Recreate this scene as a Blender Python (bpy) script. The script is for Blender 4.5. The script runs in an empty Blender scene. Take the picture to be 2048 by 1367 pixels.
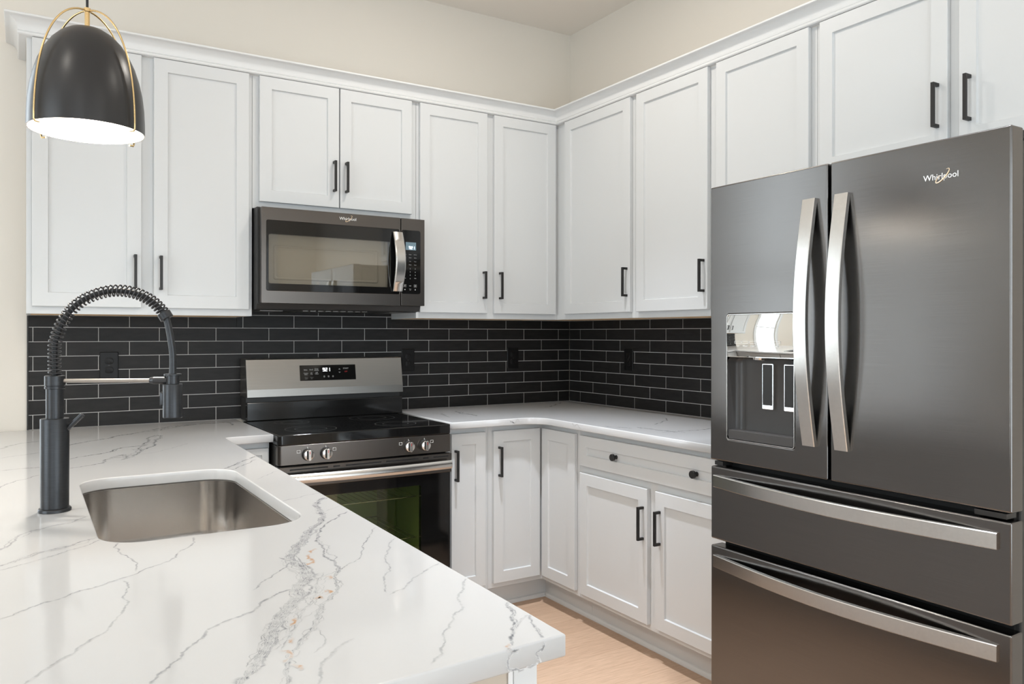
import bpy, bmesh, math, random
from mathutils import Vector, Matrix
random.seed(7)
PI = math.pi
S = bpy.context.scene
COL = S.collection

# ---------------------------------------------------------------- camera
cam_d = bpy.data.cameras.new('camera'); cam = bpy.data.objects.new('camera', cam_d); COL.objects.link(cam)
CX, CY, CZ, PHI, FPX, Y0, ROLL = -2.7601, -3.8178, 1.3159, 0.5532, 1577.3, 666.63, 0.0008
cam.matrix_world = (Matrix.Translation((CX, CY, CZ)) @ Matrix.Rotation(-PHI, 4, 'Z')
                    @ Matrix.Rotation(PI / 2, 4, 'X') @ Matrix.Rotation(ROLL, 4, 'Z'))
cam_d.sensor_width = 36.0; cam_d.lens = FPX / 2048 * 36; cam_d.shift_y = -(683.5 - Y0) / 2048
cam_d.clip_start = 0.02; cam_d.clip_end = 100
S.camera = cam

# ---------------------------------------------------------------- world, exposure
S.view_settings.view_transform = 'Standard'; S.view_settings.look = 'None'
S.view_settings.gamma = 1; S.view_settings.use_curve_mapping = False
S.view_settings.exposure = -0.20
W = bpy.data.worlds.new('sky'); S.world = W; W.use_nodes = True
W.node_tree.nodes['Background'].inputs[0].default_value = (0.80, 0.90, 1.0, 1)
W.node_tree.nodes['Background'].inputs[1].default_value = 2.0

def area(name, loc, size, power, col, rot, shape='RECTANGLE'):
    l = bpy.data.lights.new(name, 'AREA'); l.shape = shape; l.size = size[0]; l.size_y = size[1]
    l.energy = power; l.color = col
    o = bpy.data.objects.new(name, l); COL.objects.link(o); o.location = loc; o.rotation_euler = rot
    return o
DAY = (0.87, 0.955, 1.02)
# daylight entering by the windows and by an added patio opening (each light fills its window opening, just outside the pane)
area('daylight', (-3.775, 0.16, 1.75), (0.75, 2.2), 26, DAY, (-PI/2, 0, 0))
area('daylight', (-5.35, 0.16, 1.75), (0.6, 2.2), 20, DAY, (-PI/2, 0, 0))
area('daylight', (-6.36, -3.0, 1.75), (2.2, 2.2), 75, DAY, (0, -PI/2, 0))
area('daylight', (-4.3, -5.76, 1.75), (1.8, 2.3), 14, DAY, (PI/2, 0, 0))
area('daylight', (-1.60, -5.76, 1.17), (2.2, 2.3), 60, DAY, (PI/2, 0, 0))  # fill for the added patio opening, brightens lower cabinets and floor

# ---------------------------------------------------------------- materials
def mat(name, col, rough=0.5, metal=0.0, spec=0.5, emis=None, estr=0, aniso=0, coat=0, trans=0, ior=1.45, alpha=1):
    m = bpy.data.materials.new(name); m.use_nodes = True
    b = m.node_tree.nodes['Principled BSDF']
    b.inputs['Base Color'].default_value = (*col, 1); b.inputs['Roughness'].default_value = rough
    b.inputs['Metallic'].default_value = metal; b.inputs['Specular IOR Level'].default_value = spec
    b.inputs['IOR'].default_value = ior
    if emis: b.inputs['Emission Color'].default_value = (*emis, 1); b.inputs['Emission Strength'].default_value = estr
    if aniso: b.inputs['Anisotropic'].default_value = aniso
    if coat: b.inputs['Coat Weight'].default_value = coat; b.inputs['Coat Roughness'].default_value = 0.05
    if trans: b.inputs['Transmission Weight'].default_value = trans
    if alpha < 1: b.inputs['Alpha'].default_value = alpha
    return m
def nd(m, t, **kw):
    n = m.node_tree.nodes.new(t)
    for k, v in kw.items(): setattr(n, k, v)
    return n
def lk(m, a, b): m.node_tree.links.new(a, b)
def bsdf(m): return m.node_tree.nodes['Principled BSDF']
def noise(m, scale, sc=(1, 1, 1), detail=3, rough=0.5):
    tc = nd(m, 'ShaderNodeTexCoord'); mp = nd(m, 'ShaderNodeMapping'); mp.inputs['Scale'].default_value = sc
    n = nd(m, 'ShaderNodeTexNoise'); n.inputs['Scale'].default_value = scale; n.inputs['Detail'].default_value = detail
    n.inputs['Roughness'].default_value = rough
    lk(m, tc.outputs['Object'], mp.inputs['Vector']); lk(m, mp.outputs['Vector'], n.inputs['Vector'])
    return n
def ramp(m, src, stops):
    r = nd(m, 'ShaderNodeValToRGB'); e = r.color_ramp.elements
    while len(e) < len(stops): e.new(0.5)
    for i, (p, c) in enumerate(stops): e[i].position = p; e[i].color = (*c, 1)
    lk(m, src, r.inputs['Fac']); return r
def bump(m, src, strength, dist=0.001):
    b = nd(m, 'ShaderNodeBump'); b.inputs['Strength'].default_value = strength; b.inputs['Distance'].default_value = dist
    lk(m, src, b.inputs['Height']); lk(m, b.outputs['Normal'], bsdf(m).inputs['Normal'])

M = {}
M['white'] = mat('white_cabinet_paint', (0.645, 0.657, 0.66), 0.32, spec=0.45)
n = noise(M['white'], 90); bump(M['white'], n.outputs['Fac'], 0.03)
M['white_trim'] = mat('white_trim_paint', (0.73, 0.735, 0.73), 0.38)
M['wall'] = mat('warm_beige_wall_paint', (0.78, 0.735, 0.665), 0.85, spec=0.2)
n = noise(M['wall'], 160, detail=4); bump(M['wall'], n.outputs['Fac'], 0.06)
M['ceiling'] = mat('warm_white_ceiling_paint', (0.88, 0.83, 0.77), 0.9, spec=0.2)
M['wood_raw'] = mat('raw_maple_ply', (0.85, 0.58, 0.34), 0.6)
M['grout'] = mat('pale_grey_grout', (0.46, 0.45, 0.44), 0.9, spec=0.2)
M['tile'] = mat('black_matte_tile', (0.022, 0.0215, 0.022), 0.48, spec=0.28)
n = noise(M['tile'], 14, (1, 1, 4), 4); r = ramp(M['tile'], n.outputs['Fac'], [(0.3, (0.0125, 0.012, 0.012)), (0.75, (0.021, 0.020, 0.0195))])
lk(M['tile'], r.outputs['Color'], bsdf(M['tile']).inputs['Base Color'])
n2 = noise(M['tile'], 8, detail=3); bump(M['tile'], n2.outputs['Fac'], 0.10, 0.004)
M['outlet'] = mat('black_plastic', (0.007, 0.0068, 0.007), 0.42, spec=0.3)
M['outlet_dark'] = mat('black_slot', (0.002, 0.002, 0.002), 0.6)
M['handle'] = mat('matte_black_metal', (0.014, 0.013, 0.0125), 0.42, spec=0.5)
M['faucet'] = mat('graphite_metal', (0.045, 0.047, 0.050), 0.36, metal=0.7)
n = noise(M['faucet'], 60, (1, 1, 6)); r = ramp(M['faucet'], n.outputs['Fac'], [(0.3, (0.043, 0.045, 0.048)), (0.7, (0.050, 0.052, 0.056))])
lk(M['faucet'], r.outputs['Color'], bsdf(M['faucet']).inputs['Base Color'])
M['rubber'] = mat('black_rubber_hose', (0.012, 0.012, 0.013), 0.5)
M['coil'] = mat('dark_spring_steel', (0.060, 0.060, 0.063), 0.33, metal=0.75)
def brushed(name, col, rough, sc, amt=0.1, metal=1.0, aniso=0.0, nscale=40):
    m = mat(name, col, rough, metal=metal, aniso=aniso)
    n = noise(m, nscale, sc, 4, 0.6)
    lo = tuple(c * (1 - amt) for c in col); hi = tuple(min(1, c * (1 + amt)) for c in col)
    r = ramp(m, n.outputs['Fac'], [(0.3, lo), (0.7, hi)]); lk(m, r.outputs['Color'], bsdf(m).inputs['Base Color'])
    mr = nd(m, 'ShaderNodeMapRange'); mr.inputs['To Min'].default_value = rough * 0.93; mr.inputs['To Max'].default_value = rough * 1.07
    lk(m, n.outputs['Fac'], mr.inputs['Value']); lk(m, mr.outputs['Result'], bsdf(m).inputs['Roughness'])
    if aniso:
        t = nd(m, 'ShaderNodeTangent'); t.direction_type = 'RADIAL'; t.axis = 'Z'
        lk(m, t.outputs['Tangent'], bsdf(m).inputs['Tangent'])
    return m
M['black_steel'] = brushed('black_stainless_steel', (0.165, 0.157, 0.152), 0.21, (0.12, 0.12, 22), 0.05, aniso=0.55)
M['black_steel_side'] = mat('dark_grey_painted_steel', (0.03, 0.029, 0.028), 0.45)
M['range_steel'] = brushed('brushed_black_stainless', (0.125, 0.112, 0.102), 0.26, (0.12, 0.12, 22), 0.05, aniso=0.5)
M['panel_steel'] = brushed('brushed_warm_stainless', (0.31, 0.295, 0.275), 0.30, (0.12, 0.12, 22), 0.05, aniso=0.5)
M['steel'] = brushed('bright_brushed_steel', (0.66, 0.645, 0.62), 0.24, (3, 3, 3), 0.04)
M['sink_steel'] = brushed('satin_sink_steel', (0.64, 0.61, 0.58), 0.19, (1, 1, 18), 0.02, aniso=0.4, nscale=20)
M['rod'] = mat('dull_steel_rod', (0.42, 0.39, 0.36), 0.28, metal=1)
M['chrome'] = mat('chrome', (0.88, 0.88, 0.87), 0.08, metal=1)
M['mirror'] = mat('mirror_touch_panel', (0.84, 0.85, 0.84), 0.015, metal=1)
M['black_glass'] = mat('black_ceramic_glass', (0.006, 0.006, 0.006), 0.06, spec=0.55)
M['black_enamel'] = mat('glossy_black_enamel', (0.010, 0.010, 0.010), 0.12, spec=0.5)
M['dark_plastic'] = mat('dark_plastic', (0.02, 0.019, 0.018), 0.4)
M['recess'] = mat('dark_grey_moulded_recess', (0.050, 0.047, 0.045), 0.35)
M['brass'] = mat('satin_brass', (0.72, 0.53, 0.27), 0.25, metal=1)
M['shade_black'] = mat('satin_black_shade', (0.016, 0.016, 0.017), 0.33, spec=0.6)
M['shade_white'] = mat('white_shade_lining', (0.9, 0.88, 0.84), 0.5)
M['bulb'] = mat('lit_bulb', (1, 1, 1), 0.4, emis=(1.0, 0.88, 0.74), estr=30)
M['lens'] = mat('lit_downlight_lens', (1, 1, 1), 0.4, emis=(1.0, 0.90, 0.78), estr=6)
M['digit'] = mat('lit_white_digits', (1, 1, 1), 0.4, emis=(0.95, 0.97, 1.0), estr=2.2)
M['digit_blue'] = mat('lit_blue_digits', (1, 1, 1), 0.4, emis=(0.75, 0.88, 1.0), estr=2.5)
M['lcd'] = mat('blue_grey_display', (0.12, 0.17, 0.19), 0.2, emis=(0.25, 0.42, 0.55), estr=0.22)
M['print'] = mat('pale_printed_marks', (0.45, 0.45, 0.44), 0.5)
M['print_dim'] = mat('dim_printed_marks', (0.16, 0.16, 0.155), 0.5)
M['print_white'] = mat('white_printed_marks', (0.8, 0.8, 0.78), 0.5)
M['red'] = mat('red_printed_marks', (0.45, 0.02, 0.02), 0.5)
M['logo'] = mat('pale_metal_lettering', (0.80, 0.80, 0.79), 0.35, metal=0.3)
M['logo_ring'] = mat('gold_metal_ring', (0.80, 0.62, 0.42), 0.3, metal=0.3)
M['ring_mark'] = mat('grey_burner_line', (0.22, 0.22, 0.21), 0.25)
M['oven_enamel'] = mat('olive_oven_enamel', (0.27, 0.32, 0.16), 0.35)
M['mw_inside'] = mat('warm_grey_cavity', (0.42, 0.39, 0.34), 0.5)
M['panel_tan'] = mat('darker_beige_panel', (0.50, 0.435, 0.36), 0.6)  # beige, darker than the wall paint

def glass_coat(name, tint, fac, rough=0.02):
    m = bpy.data.materials.new(name); m.use_nodes = True; t = m.node_tree
    t.nodes.remove(t.nodes['Principled BSDF'])
    tr = nd(m, 'ShaderNodeBsdfTransparent'); tr.inputs[0].default_value = (*tint, 1)
    gl = nd(m, 'ShaderNodeBsdfGlossy'); gl.inputs[0].default_value = (1, 1, 1, 1); gl.inputs['Roughness'].default_value = rough
    fr = nd(m, 'ShaderNodeFresnel'); fr.inputs['IOR'].default_value = fac
    mx = nd(m, 'ShaderNodeMixShader'); ge = nd(m, 'ShaderNodeNewGeometry'); ms = nd(m, 'ShaderNodeMath', operation='SUBTRACT', use_clamp=True)   # reflect once, at the front face
    lk(m, fr.outputs[0], ms.inputs[0]); lk(m, ge.outputs['Backfacing'], ms.inputs[1]); lk(m, ms.outputs[0], mx.inputs[0]); lk(m, tr.outputs[0], mx.inputs[1]); lk(m, gl.outputs[0], mx.inputs[2])
    lk(m, mx.outputs[0], t.nodes['Material Output'].inputs[0])
    return m
M['oven_glass'] = glass_coat('smoked_oven_glass', (0.80, 0.84, 0.70), 1.9)
M['pane'] = glass_coat('clear_window_pane', (0.98, 0.99, 0.99), 1.45)
M['mw_glass'] = glass_coat('smoked_microwave_glass', (0.80, 0.79, 0.76), 2.1)

# quartz with painted-on vein weights: R = grey vein, G = rust fleck
m = M['quartz'] = mat('white_veined_quartz', (0.70, 0.70, 0.695), 0.10, spec=0.5)
at = nd(m, 'ShaderNodeAttribute', attribute_name='vein'); sp = nd(m, 'ShaderNodeSeparateColor'); lk(m, at.outputs['Color'], sp.inputs[0])
nz = noise(m, 55, detail=6, rough=0.75); rz = ramp(m, nz.outputs['Fac'], [(0.36, (0.22, 0.22, 0.22)), (0.58, (1, 1, 1))])
m1 = nd(m, 'ShaderNodeMath', operation='MULTIPLY'); lk(m, sp.outputs[0], m1.inputs[0]); lk(m, rz.outputs[0], m1.inputs[1])
m2 = nd(m, 'ShaderNodeMath', operation='MULTIPLY'); lk(m, sp.outputs[1], m2.inputs[0]); lk(m, rz.outputs[0], m2.inputs[1])
cl = noise(m, 2.2, detail=2); rc = ramp(m, cl.outputs['Fac'], [(0.3, (0.585, 0.588, 0.59)), (0.7, (0.612, 0.612, 0.612))])
x1 = nd(m, 'ShaderNodeMixRGB'); x1.inputs[2].default_value = (0.085, 0.095, 0.115, 1)
lk(m, m1.outputs[0], x1.inputs[0]); lk(m, rc.outputs[0], x1.inputs[1])
x2 = nd(m, 'ShaderNodeMixRGB'); x2.inputs[2].default_value = (0.50, 0.24, 0.07, 1)
lk(m, m2.outputs[0], x2.inputs[0]); lk(m, x1.outputs[0], x2.inputs[1]); lk(m, x2.outputs[0], bsdf(m).inputs['Base Color'])

# light oak planks running along x
m = M['oak'] = mat('light_oak_planks', (0.6, 0.42, 0.27), 0.42)
tc = nd(m, 'ShaderNodeTexCoord'); br = nd(m, 'ShaderNodeTexBrick'); br.offset = 0.37; br.offset_frequency = 2
br.inputs['Scale'].default_value = 1; br.inputs['Brick Width'].default_value = 1.5; br.inputs['Row Height'].default_value = 0.125
br.inputs['Mortar Size'].default_value = 0.0009; br.inputs['Mortar Smooth'].default_value = 0.3; br.inputs['Bias'].default_value = 0.0
br.inputs['Color1'].default_value = (0.53, 0.365, 0.258, 1); br.inputs['Color2'].default_value = (0.60, 0.425, 0.305, 1); br.inputs['Mortar'].default_value = (0.42, 0.27, 0.17, 1)
lk(m, tc.outputs['Object'], br.inputs['Vector'])
gn = noise(m, 9, (1.2, 16, 1), 5, 0.65); gr = ramp(m, gn.outputs['Fac'], [(0.3, (0.78, 0.75, 0.70)), (0.7, (1.08, 1.07, 1.06))])
mx = nd(m, 'ShaderNodeMixRGB', blend_type='MULTIPLY'); mx.inputs[0].default_value = 1
lk(m, br.outputs['Color'], mx.inputs[1]); lk(m, gr.outputs[0], mx.inputs[2]); lk(m, mx.outputs[0], bsdf(m).inputs['Base Color'])

# ---------------------------------------------------------------- mesh helpers
class MB:
    """collects geometry in world coordinates for ONE mesh object"""
    def __init__(s): s.bm = bmesh.new(); s.mi = 0
    def face(s, vs):
        try: f = s.bm.faces.new(vs); f.material_index = s.mi; return f
        except ValueError: return None
    def box(s, x0, x1, y0, y1, z0, z1):
        v = [s.bm.verts.new((x, y, z)) for x in (x0, x1) for y in (y0, y1) for z in (z0, z1)]
        for q in ((0, 1, 3, 2), (4, 6, 7, 5), (0, 4, 5, 1), (2, 3, 7, 6), (0, 2, 6, 4), (1, 5, 7, 3)): s.face([v[i] for i in q])
    def mbox(s, mp, u0, u1, v0, v1, w0, w1):
        v = [s.bm.verts.new(mp(u, a, w)) for u in (u0, u1) for a in (v0, v1) for w in (w0, w1)]
        for q in ((0, 1, 3, 2), (4, 6, 7, 5), (0, 4, 5, 1), (2, 3, 7, 6), (0, 2, 6, 4), (1, 5, 7, 3)): s.face([v[i] for i in q])
    def prism(s, mp, pts, w0, w1):
        a = [s.bm.verts.new(mp(u, v, w0)) for u, v in pts]; b = [s.bm.verts.new(mp(u, v, w1)) for u, v in pts]
        n = len(pts); s.face(a); s.face(b[::-1])
        for i in range(n): s.face([a[i], a[(i + 1) % n], b[(i + 1) % n], b[i]])
    def loops(s, rings, cap0=True, cap1=True, closed=True):
        R = [[s.bm.verts.new(p) for p in r] for r in rings]; n = len(R[0])
        for a, b in zip(R, R[1:]):
            for i in range(n if closed else n - 1): s.face([a[i], a[(i + 1) % n], b[(i + 1) % n], b[i]])
        if cap0: s.face(R[0][::-1])
        if cap1: s.face(R[-1])
    def lathe(s, cx, cy, prof, n=40, cap0=False, cap1=False):
        s.loops([[(cx + r * math.cos(2 * PI * k / n), cy + r * math.sin(2 * PI * k / n), z) for k in range(n)] for r, z in prof], cap0, cap1)
    def cyl(s, p0, p1, r, n=20, r1=None):
        p0 = Vector(p0); p1 = Vector(p1); d = (p1 - p0).normalized()
        a = d.orthogonal().normalized(); b = d.cross(a); r1 = r if r1 is None else r1
        s.loops([[p + (a * math.cos(2 * PI * k / n) + b * math.sin(2 * PI * k / n)) * q for k in range(n)] for p, q in ((p0, r), (p1, r1))])
    def tube(s, pts, r, n=10, closed=False):
        pts = [Vector(p) for p in pts]; N = len(pts); rings = []; a = None
        for i, p in enumerate(pts):
            t = (pts[min(i + 1, N - 1)] - pts[max(i - 1, 0)]).normalized()
            if a is None: a = t.orthogonal().normalized()
            a = (a - t * a.dot(t)).normalized(); b = t.cross(a)
            rr = r(i / (N - 1)) if callable(r) else r
            rings.append([p + (a * math.cos(2 * PI * k / n) + b * math.sin(2 * PI * k / n)) * rr for k in range(n)])
        s.loops(rings)
    def add_mesh(s, me, fn=None):
        o = len(s.bm.verts); s.bm.verts.ensure_lookup_table()
        vs = [s.bm.verts.new(fn(*v.co) if fn else v.co) for v in me.vertices]
        for p in me.polygons: s.face([vs[i] for i in p.vertices])
    def door(s, mp, u0, u1, v0, v1, w0, w1, st=0.0525, rec=0.0085):
        """shaker door: flat frame, recessed flat panel, eased recess edge"""
        def ring(d, w): return [s.bm.verts.new(mp(*p, w)) for p in ((u0 + d, v0 + d), (u1 - d, v0 + d), (u1 - d, v1 - d), (u0 + d, v1 - d))]
        e = 0.0015
        R = [ring(e, w0), ring(0, w0 + e), ring(0, w1 - e), ring(e, w1), ring(st, w1), ring(st + 0.0025, w1 - rec)]
        for a, b in zip(R, R[1:]):
            for i in range(4): s.face([a[i], a[(i + 1) % 4], b[(i + 1) % 4], b[i]])
        s.face(R[0][::-1]); s.face(R[-1])
    def build(s, name, material, parent=None, bevel=0, seg=2, smooth=0, ang=30, wn=False):
        bmesh.ops.recalc_face_normals(s.bm, faces=s.bm.faces[:])
        root = parent
        while root is not None and root.parent is not None: root = root.parent
        if root is not None: bmesh.ops.translate(s.bm, verts=s.bm.verts[:], vec=-Vector(root.location))
        me = bpy.data.meshes.new(name); s.bm.to_mesh(me); s.bm.free()
        for mm in (material if isinstance(material, (list, tuple)) else [material]): me.materials.append(M[mm])
        o = bpy.data.objects.new(name, me); COL.objects.link(o)
        if parent is not None: o.parent = parent
        if smooth:
            for p in me.polygons: p.use_smooth = True
            me.set_sharp_from_angle(angle=math.radians(smooth))
        if wn:
            w = o.modifiers.new('weighted_normal', 'WEIGHTED_NORMAL'); w.keep_sharp = True; w.weight = 100
        if bevel:
            b = o.modifiers.new('bevel', 'BEVEL'); b.width = bevel; b.segments = seg; b.limit_method = 'ANGLE'; b.angle_limit = math.radians(ang)
            b.harden_normals = False
        return o
back = lambda u, v, w: (u, -w, v)        # on the range wall: u = x, v = z, w = distance out from the wall
right = lambda u, v, w: (-w, u, v)       # on the fridge wall: u = y
def rr(u0, u1, v0, v1, r, n=5):
    """rounded rectangle outline"""
    out = []
    for cx, cy, a in ((u1 - r, v1 - r, 0), (u0 + r, v1 - r, 90), (u0 + r, v0 + r, 180), (u1 - r, v0 + r, 270)):
        for k in range(n + 1):
            t = math.radians(a + 90 * k / n); out.append((cx + r * math.cos(t), cy + r * math.sin(t)))
    return out
def slab(outlines, t0, t1, bev=0.0):
    """flat filled plate with holes (outlines in uv) between w = t0 and t1, as a mesh"""
    c = bpy.data.curves.new('tmp', 'CURVE'); c.dimensions = '2D'; c.fill_mode = 'BOTH'
    c.extrude = (t1 - t0) / 2 - bev; c.bevel_depth = bev; c.bevel_resolution = 2; c.offset = -bev
    for pts in outlines:
        sp = c.splines.new('POLY'); sp.points.add(len(pts) - 1); sp.use_cyclic_u = True
        for q, p in zip(sp.points, pts): q.co = (p[0], p[1], 0, 1)
    o = bpy.data.objects.new('tmp', c); COL.objects.link(o)
    me = bpy.data.meshes.new_from_object(o.evaluated_get(bpy.context.evaluated_depsgraph_get()))
    bpy.data.objects.remove(o); bpy.data.curves.remove(c)
    for v in me.vertices: v.co.z += (t0 + t1) / 2
    bm = bmesh.new(); bm.from_mesh(me); bmesh.ops.remove_doubles(bm, verts=bm.verts[:], dist=1e-5); bm.to_mesh(me); bm.free()
    return me
def text_mesh(body, size, ext=0.0004, align='CENTER', shear=0, sx=1, off=0.0):
    c = bpy.data.curves.new('tmp', 'FONT'); c.body = body; c.size = size; c.extrude = ext; c.align_x = align; c.align_y = 'CENTER'
    c.shear = shear; c.resolution_u = 3; c.offset = off
    o = bpy.data.objects.new('tmp', c); COL.objects.link(o)
    me = bpy.data.meshes.new_from_object(o.evaluated_get(bpy.context.evaluated_depsgraph_get()))
    bpy.data.objects.remove(o); bpy.data.curves.remove(c)
    for v in me.vertices: v.co.x *= sx
    return me
def thing(name, label, cat, loc, group=None):
    o = bpy.data.objects.new(name, None); COL.objects.link(o); o.location = loc; o.empty_display_size = 0.1
    return tag(o, label, cat, group)
def tag(o, label, cat, group=None):
    o['label'] = label; o['category'] = cat
    if group: o['group'] = group
    return o
def struct(o): o['kind'] = 'structure'; return o
def copy_tree(o, parent=None):
    c = o.copy(); COL.objects.link(c)
    if parent is not None: c.parent = parent
    for ch in list(o.children): copy_tree(ch, c)
    return c
SEG = {'9': 'abcdfg', '2': 'abged', '1': 'bc'}
def digits(mb, mp, text, u, v, h, w, dirn=1):
    """seven-segment digits; (u, v) lower left corner, dirn = +1/-1 along u"""
    wd = h * 0.56; t = h * 0.13
    S7 = dict(a=(0, wd, h - t, h), g=(0, wd, h / 2 - t / 2, h / 2 + t / 2), d=(0, wd, 0, t), f=(0, t, h / 2, h), e=(0, t, 0, h / 2), b=(wd - t, wd, h / 2, h), c=(wd - t, wd, 0, h / 2))
    for i, ch in enumerate(text):
        for sgm in SEG[ch]:
            a, b, c, d = S7[sgm]; o = i * wd * 1.42
            mb.mbox(mp, u + dirn * (o + a), u + dirn * (o + b), v + c, v + d, w, w + 0.0006)

ZC = 0.9154                                       # worktop height
# ---------------------------------------------------------------- room shell
mb = MB(); mb.box(-6.25, 0.01, -5.65, 0.01, -0.05, 0.0); struct(mb.build('floor', 'oak'))
mb = MB(); mb.box(-6.4, 0.16, -5.8, 0.16, 3.0935, 3.15); struct(mb.build('ceiling', 'ceiling'))
def wall_with_holes(name, mp, u0, u1, w0, w1, holes):
    mb = MB(); u = u0
    for a, b, c, d in sorted(holes):
        mb.mbox(mp, u, a, 0, 3.0935, w0, w1); mb.mbox(mp, a, b, 0, c, w0, w1); mb.mbox(mp, a, b, d, 3.0935, w0, w1); u = b
    mb.mbox(mp, u, u1, 0, 3.0935, w0, w1); struct(mb.build(name, 'wall'))
wall_with_holes('wall_back', back, -6.4, 0.16, -0.13, -0.01, [(-4.15, -3.40, 0.65, 2.85), (-5.65, -5.05, 0.65, 2.85)])
wall_with_holes('wall_right', right, -5.8, 0.01, -0.13, -0.01, [])
wall_with_holes('wall_left', right, -5.8, 0.01, 6.25, 6.37, [(-4.1, -1.9, 0.65, 2.85)])
wall_with_holes('wall_front', back, -6.25, 0.01, 5.65, 5.77, [(-5.2, -3.4, 0.6, 2.9), (-2.7, -0.5, 0.09, 2.32)])  # the tall right-hand opening is added to let light into the aisle
def window(i, mp, u0, u1, v0, v1, w, d, nu):
    """casing, sash and mullions round one opening; w = room face of the wall, d = +1 when the room lies on the +w side"""
    mb = MB()
    for a, b, c, e in ((u0 - 0.08, u0, v0 - 0.08, v1 + 0.08), (u1, u1 + 0.08, v0 - 0.08, v1 + 0.08), (u0, u1, v1, v1 + 0.08), (u0, u1, v0 - 0.08, v0)):
        mb.mbox(mp, a, b, c, e, w, w + d * 0.02)
    f = 0.045
    for a, b, c, e in ((u0, u0 + f, v0, v1), (u1 - f, u1, v0, v1), (u0 + f, u1 - f, v1 - f, v1), (u0 + f, u1 - f, v0, v0 + f), (u0 + f, u1 - f, (v0 + v1) / 2 - 0.025, (v0 + v1) / 2 + 0.025)):
        mb.mbox(mp, a, b, c, e, w - d * 0.02, w - d * 0.07)
    for k in range(1, nu):
        c = u0 + (u1 - u0) * k / nu
        mb.mbox(mp, c - 0.03, c + 0.03, v0 + f, v1 - f, w - d * 0.02, w - d * 0.07)
    o = struct(mb.build('window_%d' % i, 'white_trim', bevel=0.002))
    mb = MB(); mb.mbox(mp, u0 + f, u1 - f, v0 + f, v1 - f, w - d * 0.043, w - d * 0.047); mb.build('pane', 'pane', o)
window(1, back, -4.15, -3.40, 0.65, 2.85, -0.01, 1, 1)
window(5, back, -5.65, -5.05, 0.65, 2.85, -0.01, 1, 1)
window(2, right, -4.1, -1.9, 0.65, 2.85, 6.25, -1, 2)
window(3, back, -5.2, -3.4, 0.6, 2.9, 5.65, -1, 2)
window(4, back, -2.7, -0.5, 0.09, 2.32, 5.65, -1, 2)  # unseen patio-door opening, added for its light on the aisle

# ---------------------------------------------------------------- tiled backsplash
P, Q, G = 0.0606, 0.2411, 0.0015
def splash(name, mp, lo, hi, first, tops, label):
    """lo..hi along u; first = joint position of even rows; tops = [(u0, u1, z top)]"""
    mb = MB()
    for a, b, zt in tops: mb.mbox(mp, a, b, ZC + 0.0005, zt, -0.0095, -0.0016)
    mb.mi = 1
    for k in range(10):                           # whole rows run through; only the rows at the cabinets stop short
        zf = ZC + 0.001 + (k + 1) * P
        for a, b, zt in ([(lo, hi, zf)] if zf <= min(q[2] for q in tops) else tops):
            z0 = ZC + 0.001 + k * P + G; z1 = min(zf - G, zt)
            if z1 - z0 < 0.004: continue
            f = first + (Q / 2 if k % 2 else 0); j = f - math.ceil((f - a) / Q) * Q
            while j < b:
                u0 = max(j + G, a + 0.0002); u1 = min(j + Q - G, b - 0.0002); j += Q
                if u1 - u0 > 0.003: mb.mbox(mp, u0, u1, z0, z1, -0.006, random.uniform(-0.0004, 0.0003))
    o = mb.build(name, ['grout', 'tile'], bevel=0.0008, seg=1)
    return tag(o, label, 'backsplash')
splash('tile_backsplash', back, -2.7478, -0.0005, -0.0804, [(-2.7478, -1.9175, 1.3885), (-1.9175, -1.1405, 1.49), (-1.1405, -0.0005, 1.3885)],
       'black brick-pattern tile backsplash behind the range and faucet, on the longer wall')
splash('tile_backsplash', right, -1.99, -0.0005, -0.1065, [(-1.99, -0.0005, 1.3885)],
       'black brick-pattern tile backsplash with one outlet, on the refrigerator side of the corner')
mb = MB(); mb.box(-2.7535, -2.7482, -0.0015, 0.0095, ZC + 0.0005, 1.3885); struct(mb.build('trim_1', 'dark_plastic'))

# ---------------------------------------------------------------- cabinet doors, pulls
def pull(mp, u, z0, z1, w, parent):
    mb = MB(); h = 0.0052
    mb.mbox(mp, u - h, u + h, z0, z1, w + 0.0225, w + 0.0320)
    mb.mbox(mp, u - h, u + h, z0, z0 + 0.0104, w, w + 0.0228); mb.mbox(mp, u - h, u + h, z1 - 0.0104, z1, w, w + 0.0228)
    return mb.build('handle', 'handle', parent, bevel=0.0007)
def knob(mp, u, z, w, parent):
    mb = MB(); n = 24
    mb.loops([[mp(u + r * math.cos(2 * PI * k / n), z + r * math.sin(2 * PI * k / n), w + d) for k in range(n)]
              for r, d in ((0.0088, 0), (0.0088, 0.002), (0.0062, 0.005), (0.0060, 0.014), (0.0135, 0.016), (0.0150, 0.0175), (0.0150, 0.0265), (0.0140, 0.0278))])
    return mb.build('knob', 'handle', parent, smooth=35)
UD, UT, UB, UF = 0.3207, 2.4390, 1.4192, 0.3000    # upper door face, door top, door bottom, face frame
WG = 'white upper cabinets'
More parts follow.
